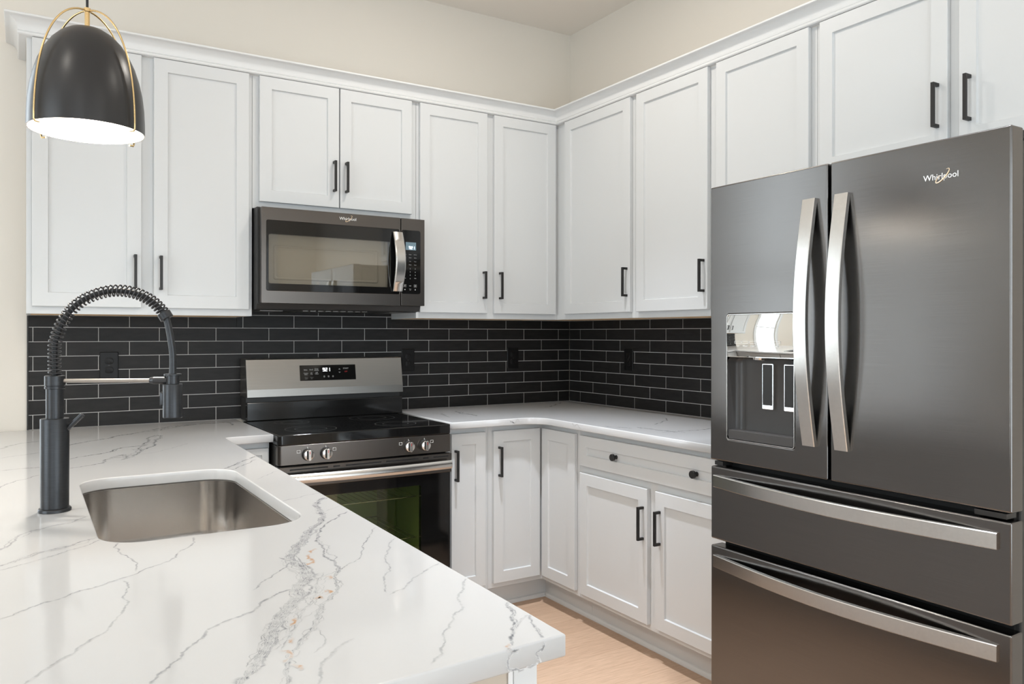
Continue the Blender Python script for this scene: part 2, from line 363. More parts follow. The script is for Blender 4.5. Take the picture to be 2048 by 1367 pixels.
def upper(name, label, mp, u0, u1, zb, doors, pulls, loc, under=True):
    t = thing(name, label, 'cabinet', loc, WG)
    mb = MB(); e = 0.0006
    mb.mbox(mp, u0 + e, u1 - e, zb + 0.012, 2.4391, -0.009, UF - 0.019)       # carcass
    f = 0.042
    inner = [(a - 0.012, b + 0.012) for a, b in doors]
    mb.mbox(mp, u0 + e, u1 - e, zb, 2.4391, UF - 0.0185, UF)                  # face frame
    mb.mbox(mp, u0 + e, u0 + 0.016, zb, zb + 0.012, -0.001, UF - 0.019); mb.mbox(mp, u1 - 0.016, u1 - e, zb, zb + 0.012, -0.001, UF - 0.019)
    mb.build('body', 'white', t, bevel=0.0012)
    mb = MB(); mb.mbox(mp, u0 + 0.016, u1 - 0.016, zb + 0.0005, zb + 0.0118, -0.0005, UF - 0.0190)
    mb.build('bottom_panel', 'wood_raw', t)['label'] = 'raw wood underside panel'
    for (a, b), pu in zip(doors, pulls):
        mb = MB(); mb.door(mp, a, b, UB if zb < 1.6 else 1.8915, UT, UF + 0.0004, UD)
        d = mb.build('door', 'white', t, bevel=0)
        if pu is not None: pull(mp, pu, *((1.4925, 1.6310) if zb < 1.6 else (1.9620, 2.1015)), UD, d)
    return t
upper('upper_cabinet', 'tall white two-door upper cabinet at the far left, behind the pendant lamp', back, -2.7570, -1.9190, 1.3905,
      [(-2.7380, -2.3600), (-2.3140, -1.9358)], [-2.3840, -2.2890], (-2.338, -0.15, 1.3905))
upper('upper_cabinet', 'short white two-door cabinet directly above the microwave', back, -1.9190, -1.1390, 1.8620,
      [(-1.8915, -1.5335), (-1.5277, -1.1690)], [-1.5587, -1.5010], (-1.529, -0.15, 1.862))
upper('upper_cabinet', 'tall white two-door upper cabinet between the microwave and the room corner', back, -1.1390, -0.3010, 1.3905,
      [(-1.1255, -0.7480), (-0.7060, -0.3222)], [-0.7720, -0.6755], (-0.72, -0.15, 1.3905))
upper('upper_cabinet', 'tall white single-door upper cabinet just right of the room corner', right, -0.9480, -0.0095, 1.3905,
      [(-0.9290, -0.3960)], [-0.9085], (-0.15, -0.62, 1.3905))
upper('upper_cabinet', 'tall white two-door upper cabinet partly hidden behind the refrigerator\'s left edge', right, -1.9540, -0.9480, 1.3905,
      [(-1.4280, -0.9740), (-1.9307, -1.4762)], [-1.4085, -1.4960], (-0.15, -1.45, 1.3905))
upper('upper_cabinet', 'short white two-door cabinet directly above the refrigerator', right, -2.9720, -1.9540, 1.8620,
      [(-2.4420, -1.9777), (-2.9450, -2.4770)], [-2.4120, -2.5110], (-0.15, -2.46, 1.862))

# crown moulding: one profile swept along the cabinet tops with mitred corners
prof = [(0.3005, 2.4394), (0.3215, 2.4415), (0.3255, 2.4450), (0.3265, 2.4500), (0.3240, 2.4535), (0.3215, 2.4555), (0.3235, 2.4570)]
for k in range(9):
    t = k / 8 * PI / 2; prof.append((0.3240 + 0.0340 * (1 - math.cos(t)), 2.4580 + 0.0430 * math.sin(t)))
prof += [(0.3620, 2.5020), (0.3635, 2.5040), (0.3635, 2.5090), (0.3615, 2.5105), (0.3006, 2.5105)]
path_prof = []
for d, z in prof:
    q = d - 0.3
    path_prof.append([(-2.7575 - q * 1.1, 0.009, z), (-2.7575 - q * 1.1, -d, z), (-d, -d, z), (-d, -2.9725 - q, z), (0.009, -2.9725 - q, z)])
mb = MB(); mb.loops([[path_prof[j][i] for j in range(len(prof))] for i in range(5)])
tag(mb.build('crown_molding', 'white_trim', smooth=28), 'white cove crown molding along the tops of the upper cabinets', 'molding')

# ---------------------------------------------------------------- base cabinets
BD, BF = 0.6207, 0.6000
BG = 'white base cabinets'
def base_body(mb, mp, u0, u1, wback=-0.009):
    mb.mbox(mp, u0, u1, 0.114, 0.8835, wback, BF); mb.mbox(mp, u0, u1, 0.0005, 0.1145, wback, 0.5365 - 0.006)
# corner filler cabinet left of the range
t = thing('base_cabinet', 'narrow white base cabinet left of the range, mostly hidden by the peninsula worktop', 'cabinet', (-2.02, -0.3, 0), BG)
mb = MB(); base_body(mb, back, -2.700, -1.9230); mb.build('body', 'white', t, bevel=0.001)
mb = MB(); mb.door(back, -2.135, -1.9300, 0.14, 0.857, BF + 0.0004, BD, st=0.026); mb.build('door', 'white', t)
# narrow cabinet right of the range
t = thing('base_cabinet', 'narrow white one-door base cabinet right beside the range', 'cabinet', (-1.01, -0.3, 0), BG)
mb = MB(); base_body(mb, back, -1.1280, -0.9066); mb.build('body', 'white', t, bevel=0.001)
mb = MB(); mb.door(back, -1.1080, -0.9283, 0.14, 0.857, BF + 0.0004, BD); d = mb.build('door', 'white', t)
pull(back, -1.0890, 0.643, 0.784, BD, d)
# corner carousel cabinet with two doors meeting at the inner corner
t = thing('corner_base_cabinet', 'white corner base cabinet with two narrow doors meeting at the inner corner', 'cabinet', (-0.45, -0.45, 0), BG)
mb = MB(); xy = [(-0.906, 0.009), (-0.906, -BF), (-BF, -BF), (-BF, -0.9145), (0.009, -0.9145), (0.009, 0.009)]
mb.prism(lambda u, v, w: (u, v, w), xy, 0.114, 0.8835)
xy = [(-0.906, 0.009), (-0.906, -0.5305), (-0.5305, -0.5305), (-0.5305, -0.9145), (0.009, -0.9145), (0.009, 0.009)]
mb.prism(lambda u, v, w: (u, v, w), xy, 0.0005, 0.1145); mb.build('body', 'white', t, bevel=0.001)
mb = MB(); mb.door(back, -0.8850, -0.6235, 0.14, 0.857, BF + 0.0004, BD); d = mb.build('door', 'white', t); pull(back, -0.8570, 0.643, 0.784, BD, d)
mb = MB(); mb.door(right, -0.8965, -0.6285, 0.14, 0.857, BF + 0.0004, BD); mb.build('door', 'white', t)
# drawer base beside the refrigerator
t = thing('drawer_base_cabinet', 'wide white base cabinet with one long drawer over two doors, left of the refrigerator', 'cabinet', (-0.3, -1.42, 0), BG)
mb = MB(); base_body(mb, right, -1.9180, -0.9155); mb.build('body', 'white', t, bevel=0.001)
mb = MB(); mb.door(right, -1.8935, -0.9365, 0.7195, 0.8565, BF + 0.0004, BD, st=0.0500); d = mb.build('drawer', 'white', t)
knob(right, -1.1880, 0.7890, BD - 0.0085, d); knob(right, -1.6620, 0.7890, BD - 0.0085, d)
mb = MB(); mb.door(right, -1.3920, -0.9365, 0.1385, 0.6870, BF + 0.0004, BD); d = mb.build('door', 'white', t); pull(right, -1.3690, 0.4780, 0.6140, BD, d)
mb = MB(); mb.door(right, -1.8935, -1.4400, 0.1385, 0.6870, BF + 0.0004, BD); d = mb.build('door', 'white', t); pull(right, -1.4685, 0.4780, 0.6140, BD, d)
# shoe mouldings on the floor in front of the toe kicks
sh = [(0.0, 0.0003), (0.0, 0.019), (0.0060, 0.0175), (0.0105, 0.012), (0.0120, 0.006), (0.0125, 0.0003)]
mb = MB(); mb.loops([[(x if i else -1.126, -0.531 - d, z) if i == 0 else (-0.531 - d, -0.531 - d, z) for d, z in sh] for i, x in ((0, 0), (1, 0))]); struct(mb.build('baseboard_back', 'white_trim'))
mb = MB(); mb.loops([[(-0.531 - d, -0.531 - d if i == 0 else -1.917, z) for d, z in sh] for i in (0, 1)]); struct(mb.build('baseboard_right', 'white_trim'))
# peninsula cabinets (hollow, open under the worktop so that the sink hangs free)
t = thing('peninsula_cabinet', 'long white peninsula cabinet carrying the sink, seen below the near worktop corner', 'cabinet', (-2.46, -1.8, 0), BG)
mb = MB(); X0, X1, YA, YB = -2.780, -2.172, -2.929, -0.6235
mb.box(X0, X0 + 0.018, YA, YB, 0.0005, 0.8835); mb.box(X1 - 0.019, X1, YA + 0.02, YB, 0.114, 0.8835)
mb.box(X0 + 0.018, X1 - 0.019, YB - 0.018, YB, 0.114, 0.8835); mb.box(X0 + 0.018, X1 - 0.02, YA + 0.02, YB - 0.018, 0.114, 0.132)
mb.box(X0 + 0.018, X1 - 0.09, YA + 0.02, YB, 0.0005, 0.114); mb.box(X0 + 0.018, X1 - 0.019, YA + 0.02, YA + 0.036, 0.132, 0.8835)
mb.build('body', 'white', t, bevel=0.001)
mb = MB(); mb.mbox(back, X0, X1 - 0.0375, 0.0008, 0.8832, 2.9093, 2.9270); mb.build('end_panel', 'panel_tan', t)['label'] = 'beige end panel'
mb = MB(); mb.mbox(back, X1 - 0.0370, X1, 0.0008, 0.8832, 2.9093, 2.9310); mb.build('corner_post', 'white', t, bevel=0.0015)
mb = MB(); mb.mbox(back, X1 - 0.0450, X1 - 0.0375, 0.0008, 0.8832, 2.9272, 2.9300); mb.build('edge_bead', 'white_trim', t, bevel=0.001)
pen = lambda u, v, w: (w, u, v)
for a, b, pu in ((-2.88, -2.44, -2.47), (-2.43, -1.99, -1.96 - 0.06), (-1.95, -1.40, -1.43), (-1.39, -0.84, -0.87)):
    mb = MB(); mb.door(pen, a, b, 0.14, 0.857, X1 + 0.0004, X1 + 0.0207); d = mb.build('door', 'white', t); pull(pen, pu, 0.643, 0.784, X1 + 0.0207, d)

# ---------------------------------------------------------------- worktops with veins
FW = (math.sin(PHI), math.cos(PHI)); RT = (math.cos(PHI), -math.sin(PHI))
def onz(px, py, z=ZC):
    """a point measured on the worktop"""
    u, v = px - 1024, py - Y0; a = u + ROLL * v; b = v - ROLL * u
    t = (CZ - z) / (b / FPX)
    return (CX + t * (FW[0] + RT[0] * a / FPX), CY + t * (FW[1] + RT[1] * a / FPX))
def fract(pts, step=0.010, amp=0.18, seed=0):
    rnd = random.Random(seed); P2 = [Vector((*p, 0)).to_2d() for p in pts]
    while True:
        out = [P2[0]]; more = False
        for a, b in zip(P2, P2[1:]):
            L = (b - a).length
            if L > step:
                n = Vector((-(b - a).y, (b - a).x)); out.append((a + b) / 2 + n * rnd.uniform(-amp, amp)); more = True
            out.append(b)
        P2 = out
        if not more: return P2
def strip(bm, lay, pts, width, I, z, orange=False, seed=0, mp=None, inside=None):
    rnd = random.Random(seed); n = len(pts); rows = []
    for i, p in enumerate(pts):
        t = (pts[min(i + 1, n - 1)] - pts[max(i - 1, 0)])
        if t.length < 1e-9: t = Vector((1, 0))
        t.normalize(); nn = Vector((-t.y, t.x))
        w = width * (0.55 + 0.9 * rnd.random()); taper = min(1, min(i, n - 1 - i) / 3 + 0.15)
        k = I * (0.6 + 0.4 * rnd.random()) * taper
        row = []
        for s, q in ((-1.6, 0), (-0.5, 1), (0.5, 1), (1.6, 0)):
            c = p + nn * (w * s * 0.5 * (0.4 + 0.6 * taper))
            v = bm.verts.new(mp(c.x, c.y) if mp else (c.x, c.y, z)); v[lay] = (0, k * q, 0, 1) if orange else (k * q, 0, 0, 1); row.append(v)
        rows.append(row)
    for i, (a, b) in enumerate(zip(rows, rows[1:])):
        if inside and not (inside(pts[i]) and inside(pts[i + 1])): continue
        for j in range(3):
            p, q, r_, s_ = (x.co for x in (a[j], a[j + 1], b[j + 1], b[j]))
            n1 = (q - p).cross(r_ - p); n2 = (r_ - p).cross(s_ - p); n3 = (q - p).cross(s_ - p); n4 = (r_ - q).cross(s_ - q)
            if min(n1.dot(n2), n3.dot(n4), n1.dot(n3)) <= 0: continue      # folded quad
            f = bm.faces.new((a[j], a[j + 1], b[j + 1], b[j]))
            if f.calc_area() > 0 and not mp and (a[j + 1].co - a[j].co).cross(b[j].co - a[j].co).z < 0: f.normal_flip()
def Z1(*p): return [(x / 2.4986, 820 + y / 2.4986) for x, y in p]
def Z2(*p): return [(850 + x / 2.4983, 820 + y / 2.4983) for x, y in p]
def Z3(*p): return [(450 + x / 2.733, 680 + y / 2.733) for x, y in p]
def Z4(*p): return [(950 + x / 4.02, 560 + y / 4.02) for x, y in p]
main = Z1((1625, 435), (1590, 460), (1575, 475), (1600, 500), (1620, 530), (1605, 560), (1560, 590), (1530, 630), (1505, 660), (1475, 690), (1460, 715), (1440, 745), (1480, 770), (1520, 795), (1550, 830), (1530, 850), (1500, 880), (1500, 930), (1470, 950), (1440, 990), (1400, 1040), (1380, 1080), (1345, 1140), (1340, 1180), (1300, 1230), (1280, 1270), (1240, 1320), (1180, 1380))
rbr = Z1((1740, 505), (1680, 540), (1620, 580), (1590, 615), (1580, 650), (1610, 675), (1620, 715), (1660, 750), (1690, 785), (1670, 830), (1685, 890), (1650, 930), (1610, 965), (1590, 1030), (1570, 1080), (1530, 1120), (1490, 1180), (1450, 1240), (1430, 1300), (1435, 1390))
cen = [((a[0] + b[0]) / 2, (a[1] + b[1]) / 2) for a, b in zip(main[14::2], rbr[8:])]
VEINS = [  # (pixels, width m, intensity, strands)
    (main, 0.0068, 0.95, 2), (Z1((1552, 828), (1525, 855), (1482, 885)), 0.012, 0.85, 2), (Z1((1500, 905), (1500, 930), (1470, 950), (1440, 990)), 0.010, 0.8, 2), (Z1((1400, 1040), (1380, 1080), (1345, 1140)), 0.007, 0.7, 2), (Z1((1530, 620), (1500, 665), (1465, 710)), 0.007, 0.6, 2), (main, 0.0026, 0.75, 6, 0.007), (main[13:], 0.0024, 0.70, 9, 0.016), (main[8:], 0.0016, 0.4, 6, 0.022), (rbr, 0.0030, 0.6, 2), (rbr[8:], 0.0018, 0.4, 4, 0.010), (cen, 0.0016, 0.40, 7, 0.020),
    (Z1((1395, 735), (1415, 742), (1440, 748)), 0.004, 0.8, 1),
    (Z1((1445, 760), (1400, 800), (1340, 840), (1300, 865), (1262, 900)), 0.0022, 0.5, 1),
    (Z1((1480, 720), (1500, 750), (1530, 790), (1555, 825)), 0.002, 0.5, 1),
    (Z1((1560, 470), (1590, 455), (1640, 430)), 0.0022, 0.5, 1), (Z1((1560, 515), (1600, 510), (1690, 480), (1749, 455)), 0.0014, 0.25, 1),
    (Z3((825, 1020), (780, 1080), (760, 1140), (720, 1200), (640, 1250), (560, 1280), (480, 1305)), 0.0018, 0.42, 1),
    (Z1((1475, 890), (1400, 910), (1340, 940), (1280, 990), (1200, 1030), (1100, 1065), (1030, 1100), (970, 1165), (910, 1210), (850, 1275), (790, 1320), (740, 1380)), 0.0028, 0.45, 1),
    (Z1((970, 632), (930, 690), (880, 735), (800, 770), (720, 795), (640, 830), (540, 860), (400, 900), (330, 930), (220, 960), (60, 1025), (-20, 1050)), 0.0024, 0.40, 1),
    (Z1((590, 660), (567, 685), (600, 710), (640, 735), (670, 755), (683, 780), (680, 805)), 0.0024, 0.45, 1),
    (Z1((615, 850), (630, 900), (635, 950), (610, 1010), (560, 1065), (480, 1130), (380, 1200), (280, 1260), (200, 1310), (110, 1380)), 0.0024, 0.32, 1),
    (Z1((-20, 705), (60, 660), (150, 605), (250, 580), (360, 560), (440, 530)), 0.0035, 0.45, 3),
    (Z1((-20, 785), (100, 745), (220, 705), (350, 680), (450, 645), (490, 632)), 0.0035, 0.42, 3),
    (Z1((-20, 805), (150, 760), (300, 715), (420, 680), (500, 645)), 0.0022, 0.35, 1),
    (Z1((340, 245), (450, 225), (560, 205), (620, 185), (700, 178), (740, 150), (775, 125), (803, 128), (800, 140), (770, 160), (720, 195), (650, 197)), 0.005, 0.75, 2),
    (Z1((560, 235), (600, 235), (660, 235), (700, 200), (740, 170)), 0.005, 0.6, 3),
    (Z1((340, 290), (450, 275), (520, 262), (560, 235), (610, 222), (633, 240), (600, 250)), 0.005, 0.55, 2),
    (Z1((340, 175), (480, 150), (600, 125), (720, 105), (850, 82), (980, 70), (1060, 66), (1130, 60), (1160, 75)), 0.007, 0.6, 2),
    (Z1((700, 110), (800, 100), (900, 80), (1020, 62)), 0.006, 0.5, 2),
    (Z1((700, 220), (800, 205), (940, 165)), 0.003, 0.25, 1),
    (Z1((0, 195), (100, 165), (205, 155)), 0.007, 0.4, 1), (Z1((0, 302), (100, 292), (205, 286)), 0.006, 0.4, 2),
    (Z1((0, 240), (100, 225), (205, 210)), 0.006, 0.3, 1), (Z1((0, 390), (80, 352), (140, 340), (205, 322)), 0.003, 0.45, 1),
    (Z1((340, 495), (400, 490), (450, 492)), 0.003, 0.2, 1),
    (Z1((1115, 292), (1160, 277), (1210, 255), (1250, 242), (1290, 228)), 0.0045, 0.65, 2), (Z1((1150, 300), (1190, 285), (1230, 268), (1280, 245)), 0.003, 0.5, 1),
    (Z1((1280, 345), (1340, 320), (1400, 300)), 0.002, 0.3, 1), (Z1((1400, 455), (1500, 435), (1600, 412)), 0.002, 0.38, 1),
    (Z1((1770, 1140), (1680, 1190), (1630, 1240), (1600, 1290), (1575, 1380)), 0.0028, 0.28, 1),
    (Z1((1580, 1080), (1600, 1100), (1620, 1130), (1610, 1180), (1570, 1210)), 0.0016, 0.3, 1),
    (Z3((930, 1080), (900, 1140), (890, 1220), (870, 1310), (880, 1380)), 0.0022, 0.32, 1),
    (Z3((1170, 1215), (1080, 1270), (1000, 1330), (900, 1390)), 0.0022, 0.28, 1),
    (Z2((220, 835), (190, 880), (160, 940), (130, 1060), (100, 1160), (30, 1270)), 0.0026, 0.32, 1),
    (Z2((408, 955), (440, 1010), (448, 1060), (440, 1100), (430, 1150), (425, 1200), (415, 1215)), 0.0034, 0.7, 2),
    (Z2((518, 1010), (530, 1060), (560, 1100), (590, 1140), (592, 1165)), 0.0026, 0.55, 2),
    (Z2((535, 1015), (500, 1030), (470, 1060), (440, 1090)), 0.002, 0.35, 1),
]
FLECKS = [Z1((1570, 690), (1545, 705), (1560, 715)), Z1((1550, 720), (1540, 740), (1548, 765), (1535, 775)), Z1((1620, 830), (1650, 828), (1640, 845)), Z1((1615, 910), (1635, 898), (1650, 912), (1630, 920)),
          Z1((1560, 945), (1600, 930), (1620, 940)), Z1((1480, 1035), (1475, 1055), (1450, 1080)), Z1((1465, 1135), (1450, 1150), (1460, 1165)), Z1((1440, 1240), (1430, 1260)), Z1((1450, 1270), (1500, 1300)), Z1((1400, 1200), (1440, 1240)),
          Z2((420, 1165), (405, 1180), (430, 1190))]
def quartz(name, outlines, veins, flecks, edge_veins, label, inside=None):
    me = slab(outlines, ZC - 0.0310, ZC, 0.003)
    bm = bmesh.new(); bm.from_mesh(me); lay = bm.verts.layers.float_color.new('vein')
    for v in bm.verts: v[lay] = (0, 0, 0, 1)
    zz = ZC + 0.00012; k = 0
    for px, w, I, ns, *spread in veins:
        pts = [onz(*p) for p in px]; w *= 1.2; I = min(1, I * 1.45)
        for s in range(ns):
            k += 1; off = 0 if s == 0 else (1 if s % 2 else -1) * w * 1.4
            if spread and s: off = random.Random(k * 3 + 1).uniform(-spread[0], spread[0])
            fp = fract(pts, 0.006, 0.11 if s == 0 else 0.20, k)
            if off: fp = [p + Vector((off, off * 0.6)) for p in fp]
            if s:
                c = random.Random(k); a = c.uniform(0.0, 0.35); fp = fp[int(len(fp) * a):int(len(fp) * c.uniform(0.6, 1))]
            if len(fp) > 3: strip(bm, lay, fp, w * (1 if s == 0 else 0.5), I * (1 if s == 0 else 0.7), zz + k * 4e-7, seed=k, inside=inside)
    for px in flecks:
        k += 1; strip(bm, lay, fract([onz(*p) for p in px], 0.006, 0.3, k), 0.0050, 0.95, zz + 4e-5 + k * 4e-7, True, seed=k)
    for mp, pts, w, I in edge_veins:
        k += 1; strip(bm, lay, fract(pts, 0.003, 0.2, k), w, I, 0, seed=k, mp=mp)
    me = bpy.data.meshes.new(name); bm.to_mesh(me); bm.free(); me.materials.append(M['quartz'])
    o = bpy.data.objects.new(name, me); COL.objects.link(o)
    return tag(o, label, 'countertop')
def arc(cx, cy, r, a0, a1, n=8):
    return [(cx + r * math.cos(math.radians(a0 + (a1 - a0) * k / n)), cy + r * math.sin(math.radians(a0 + (a1 - a0) * k / n))) for k in range(n + 1)]
SK = (-2.637, -2.240, -2.153, -1.368)            # sink opening x0 x1 y0 y1
YE = -2.959
pen_out = [(-1.9215, -0.0006), (-1.9215, -0.6590)] + arc(-2.085, -0.681, 0.022, 90, 180, 5) + [(-2.1455, YE), (-3.16, YE - 0.049), (-3.16, -0.0006)]
sink_hole = rr(SK[0], SK[1], SK[2], SK[3], 0.085, 8)
slope = (2.1455 - 2.107) / (YE + 0.70)
def in_pen(p):
    if p.y < YE + 0.004 + (p.x + 2.1455) * 0.048: return False
    if p.x > -2.107 + (-0.70 - p.y) * -0.0170 - 0.004 and p.y < -0.66: return False
    if p.x > -1.925: return False
    if SK[0] - 0.003 < p.x < SK[1] + 0.003 and SK[2] - 0.003 < p.y < SK[3] + 0.003:
        dx = max(SK[0] + 0.085 - p.x, 0, p.x - SK[1] + 0.085); dy = max(SK[2] + 0.085 - p.y, 0, p.y - SK[3] + 0.085)
        if math.hypot(dx, dy) < 0.088: return False
    return p.y < -0.004
fe = lambda u, v: (u, YE + (u + 2.1455) * 0.048 - 0.00015, v)
def fx(px, py):                                   # point on the near end face
    u, v = px - 1024, py - Y0; d = (FW[0] + RT[0] * u / FPX, FW[1] + RT[1] * u / FPX, -v / FPX); t = (YE - CY) / d[1]
    return (CX + t * d[0], CZ + t * d[2])
ev = [(fe, [fx(*p) for p in Z2(*q)], w, I) for q, w, I in (
    (((592, 1150), (590, 1180), (570, 1195), (550, 1215), (560, 1235), (576, 1255)), 0.0026, 0.75), (((590, 1165), (585, 1195), (578, 1205)), 0.002, 0.5),
    (((470, 1195), (430, 1205), (410, 1222), (404, 1250), (408, 1283), (440, 1290), (490, 1288)), 0.0026, 0.75), (((500, 1278), (530, 1272), (562, 1262)), 0.0024, 0.6), (((400, 1200), (440, 1195), (460, 1205)), 0.002, 0.5))]
quartz('countertop', [pen_out, sink_hole], VEINS, FLECKS, ev, 'white quartz peninsula countertop with grey veins, sink cut into it', in_pen)
cr = 0.10
right_out = [(-1.1275, -0.0006), (-1.1275, -0.6590)] + [(-0.6590 - cr + (0), -0.6590)] + arc(-0.6590 - cr, -0.6590 - cr, cr, 90, 0, 10)[1:-1] + [(-0.6590, -0.6590 - cr), (-0.6590, -1.9700), (-0.0006, -1.9700), (-0.0006, -0.0006)]
VR = [(Z4((1040, 1170), (1120, 1182), (1200, 1185), (1270, 1190)), 0.006, 0.5, 2), (Z4((1300, 1180), (1400, 1195), (1500, 1208), (1600, 1218), (1700, 1210), (1800, 1203), (1900, 1190)), 0.006, 0.6, 2),
      (Z4((1500, 1222), (1600, 1222), (1700, 1224)), 0.005, 0.5, 1), (Z4((1445, 1160), (1500, 1143), (1550, 1125), (1530, 1106)), 0.004, 0.6, 1), (Z4((1230, 1125), (1300, 1128)), 0.004, 0.3, 1), (Z4((560, 1020), (640, 1005), (700, 985)), 0.008, 0.4, 1),
      ([(860 + x / 6.83, 800 + y / 6.83) for x, y in ((355, 150), (420, 178), (500, 187), (575, 195), (640, 215))], 0.008, 0.5, 2),
      ([(860 + x / 6.83, 800 + y / 6.83) for x, y in ((20, 180), (160, 185), (260, 235))], 0.008, 0.35, 1)]
def in_right(p): return -1.123 < p.x < -0.004 and -1.965 < p.y < -0.004 and (p.y > -0.655 or p.x > -0.655)
evr = [(lambda u, v: (u, -0.65915, v), [(-0.823, 0.911), (-0.817, 0.902), (-0.806, 0.898), (-0.797, 0.894)], 0.003, 0.6), (lambda u, v: (u, -0.65915, v), [(-0.81, 0.905), (-0.793, 0.890), (-0.785, 0.903)], 0.003, 0.5),
       (lambda u, v: (u, -0.65915, v), [(-0.790, 0.908), (-0.776, 0.911), (-0.768, 0.900)], 0.0025, 0.5), (lambda u, v: (-0.65915, u, v), [(-0.93, 0.912), (-0.96, 0.905), (-0.99, 0.898), (-1.0, 0.893)], 0.003, 0.4)]
quartz('countertop', [right_out], VR, [], evr, 'white quartz corner countertop between the range and the refrigerator', in_right)

# ---------------------------------------------------------------- sink
t = thing('sink', 'stainless steel undermount sink bowl set into the peninsula countertop', 'sink', (-2.4385, -1.7605, 0.70))
mb = MB(); rings = []
for off, z, r in ((0.024, 0.8842, 0.10), (0.024, 0.8830, 0.10), (0.003, 0.8832, 0.088), (0.0005, 0.8815, 0.086), (-0.002, 0.74, 0.084), (-0.006, 0.712, 0.080), (-0.016, 0.695, 0.07), (-0.036, 0.686, 0.055), (-0.15, 0.681, 0.03)):
    rings.append([(x, y, z) for x, y in rr(SK[0] - off, SK[1] + off, SK[2] - off, SK[3] + off, r, 10)])
mb.loops(rings[1:], cap0=False)
mb.build('bowl', 'sink_steel', t, smooth=50)
mb = MB(); mb.lathe(-2.4385, -1.76, [(0.045, 0.6812), (0.045, 0.6835), (0.036, 0.6840), (0.030, 0.6820), (0.004, 0.6818)], 28, cap1=True); mb.build('drain', 'chrome', t, smooth=40)

# ---------------------------------------------------------------- spring faucet
fX, fY = -2.7028, -1.7633; DX, DY = 0.9032, -0.4292
def fp(s, z): return Vector((fX + DX * s, fY + DY * s, z))
t = thing('kitchen_faucet', 'tall graphite spring-neck faucet standing on the countertop left of the sink', 'faucet', (fX, fY, ZC + 0.0004))
mb = MB(); mb.lathe(fX, fY, [(0.0335, ZC + 0.0005), (0.0335, ZC + 0.005), (0.0320, ZC + 0.0075), (0.0288, ZC + 0.0085)], 40, True, True); mb.build('base_flange', 'faucet', t, smooth=40)
mb = MB(); mb.lathe(fX, fY, [(0.0285, ZC + 0.008), (0.0292, 1.1225), (0.0285, 1.1240), (0.0175, 1.1245)], 40, True, True); mb.build('lower_body', 'faucet', t, smooth=40)
mb = MB(); mb.lathe(fX, fY, [(0.0178, 1.1240), (0.0178, 1.1920)], 36, True, True); mb.build('column', 'faucet', t, smooth=40)
mb = MB(); mb.lathe(fX, fY, [(0.0195, 1.1905), (0.0207, 1.1915), (0.0207, 1.1960), (0.0197, 1.1968), (0.0197, 1.1980), (0.0207, 1.1988), (0.0207, 1.2195), (0.0195, 1.2205)], 36, True, True); mb.build('collar', 'faucet', t, smooth=40)
ctrl = [(0, 1.2200), (-0.0005, 1.2600), (0.0, 1.2912), (0.0034, 1.3040), (0.0104, 1.3270), (0.0226, 1.3510), (0.0386, 1.3730), (0.0600, 1.3905), (0.0869, 1.4035), (0.1139, 1.4110), (0.1372, 1.4128), (0.1605, 1.4104), (0.1856, 1.4026), (0.2096, 1.3890), (0.2294, 1.3700), (0.2400, 1.3530), (0.2455, 1.3330), (0.2506, 1.3047), (0.2550, 1.2713), (0.2556, 1.2400), (0.2555, 1.2180)]
def catmull(c, n=8):
    out = []
    for i in range(len(c) - 1):
        p = [Vector(c[max(0, min(len(c) - 1, i + k))]) for k in (-1, 0, 1, 2)]
        for j in range(n):
            q = j / n; out.append(0.5 * ((2 * p[1]) + (-p[0] + p[2]) * q + (2 * p[0] - 5 * p[1] + 4 * p[2] - p[3]) * q * q + (-p[0] + 3 * p[1] - 3 * p[2] + p[3]) * q ** 3))
    out.append(Vector(c[-1])); return out
path = catmull(ctrl)
mb = MB(); mb.tube([fp(*p) for p in path[:15 * 8]], 0.0060, 12); mb.build('inner_hose', 'rubber', t, smooth=60)
mb = MB(); mb.tube([fp(*p) for p in path[15 * 8 - 6:]], lambda q: 0.0074 if q < 0.8 else 0.0074 + (q - 0.8) * 0.006, 16); mb.build('spout_hose', 'faucet', t, smooth=60)
pc = path[:15 * 8 - 2]; cum = [0]
for a, b in zip(pc, pc[1:]): cum.append(cum[-1] + (b - a).length)
def at(s):
    s = max(0, min(cum[-1] - 1e-6, s)); i = max(k for k in range(len(cum)) if cum[k] <= s); i = min(i, len(pc) - 2)
    q = (s - cum[i]) / max(1e-9, cum[i + 1] - cum[i]); return pc[i].lerp(pc[i + 1], q), (pc[i + 1] - pc[i]).normalized()
pts = []; turns = 42; NP = turns * 18; perp = Vector((-DY, DX, 0))
for k in range(NP + 1):
    q = k / NP; warp = q + 0.10 * math.sin(2 * PI * q) / (2 * PI) * -1
    c, tg = at(warp * cum[-1]); nrm = fp(0, 0) * 0 + Vector((DX * -tg.y, DY * -tg.y, tg.x)); a = 2 * PI * turns * q
    pts.append(fp(c.x, c.y) + nrm * math.cos(a) * 0.0124 + perp * math.sin(a) * 0.0124)
mb = MB(); mb.tube(pts, 0.0019, 6); mb.build('spring_coil', 'coil', t, smooth=80)
c, tg = at(cum[-1]); mb = MB(); mb.cyl(fp(c.x - tg.x * 0.004, c.y - tg.y * 0.004), fp(c.x + tg.x * 0.012, c.y + tg.y * 0.012), 0.0150, 28); mb.build('coil_end_cap', 'faucet', t, bevel=0.001, smooth=40)
mb = MB(); mb.cyl(fp(0.0200, 1.2086), fp(0.218, 1.2086), 0.0046, 20); mb.build('support_rod', 'rod', t, smooth=40)['label'] = 'thin bright steel rod from collar to spray head'
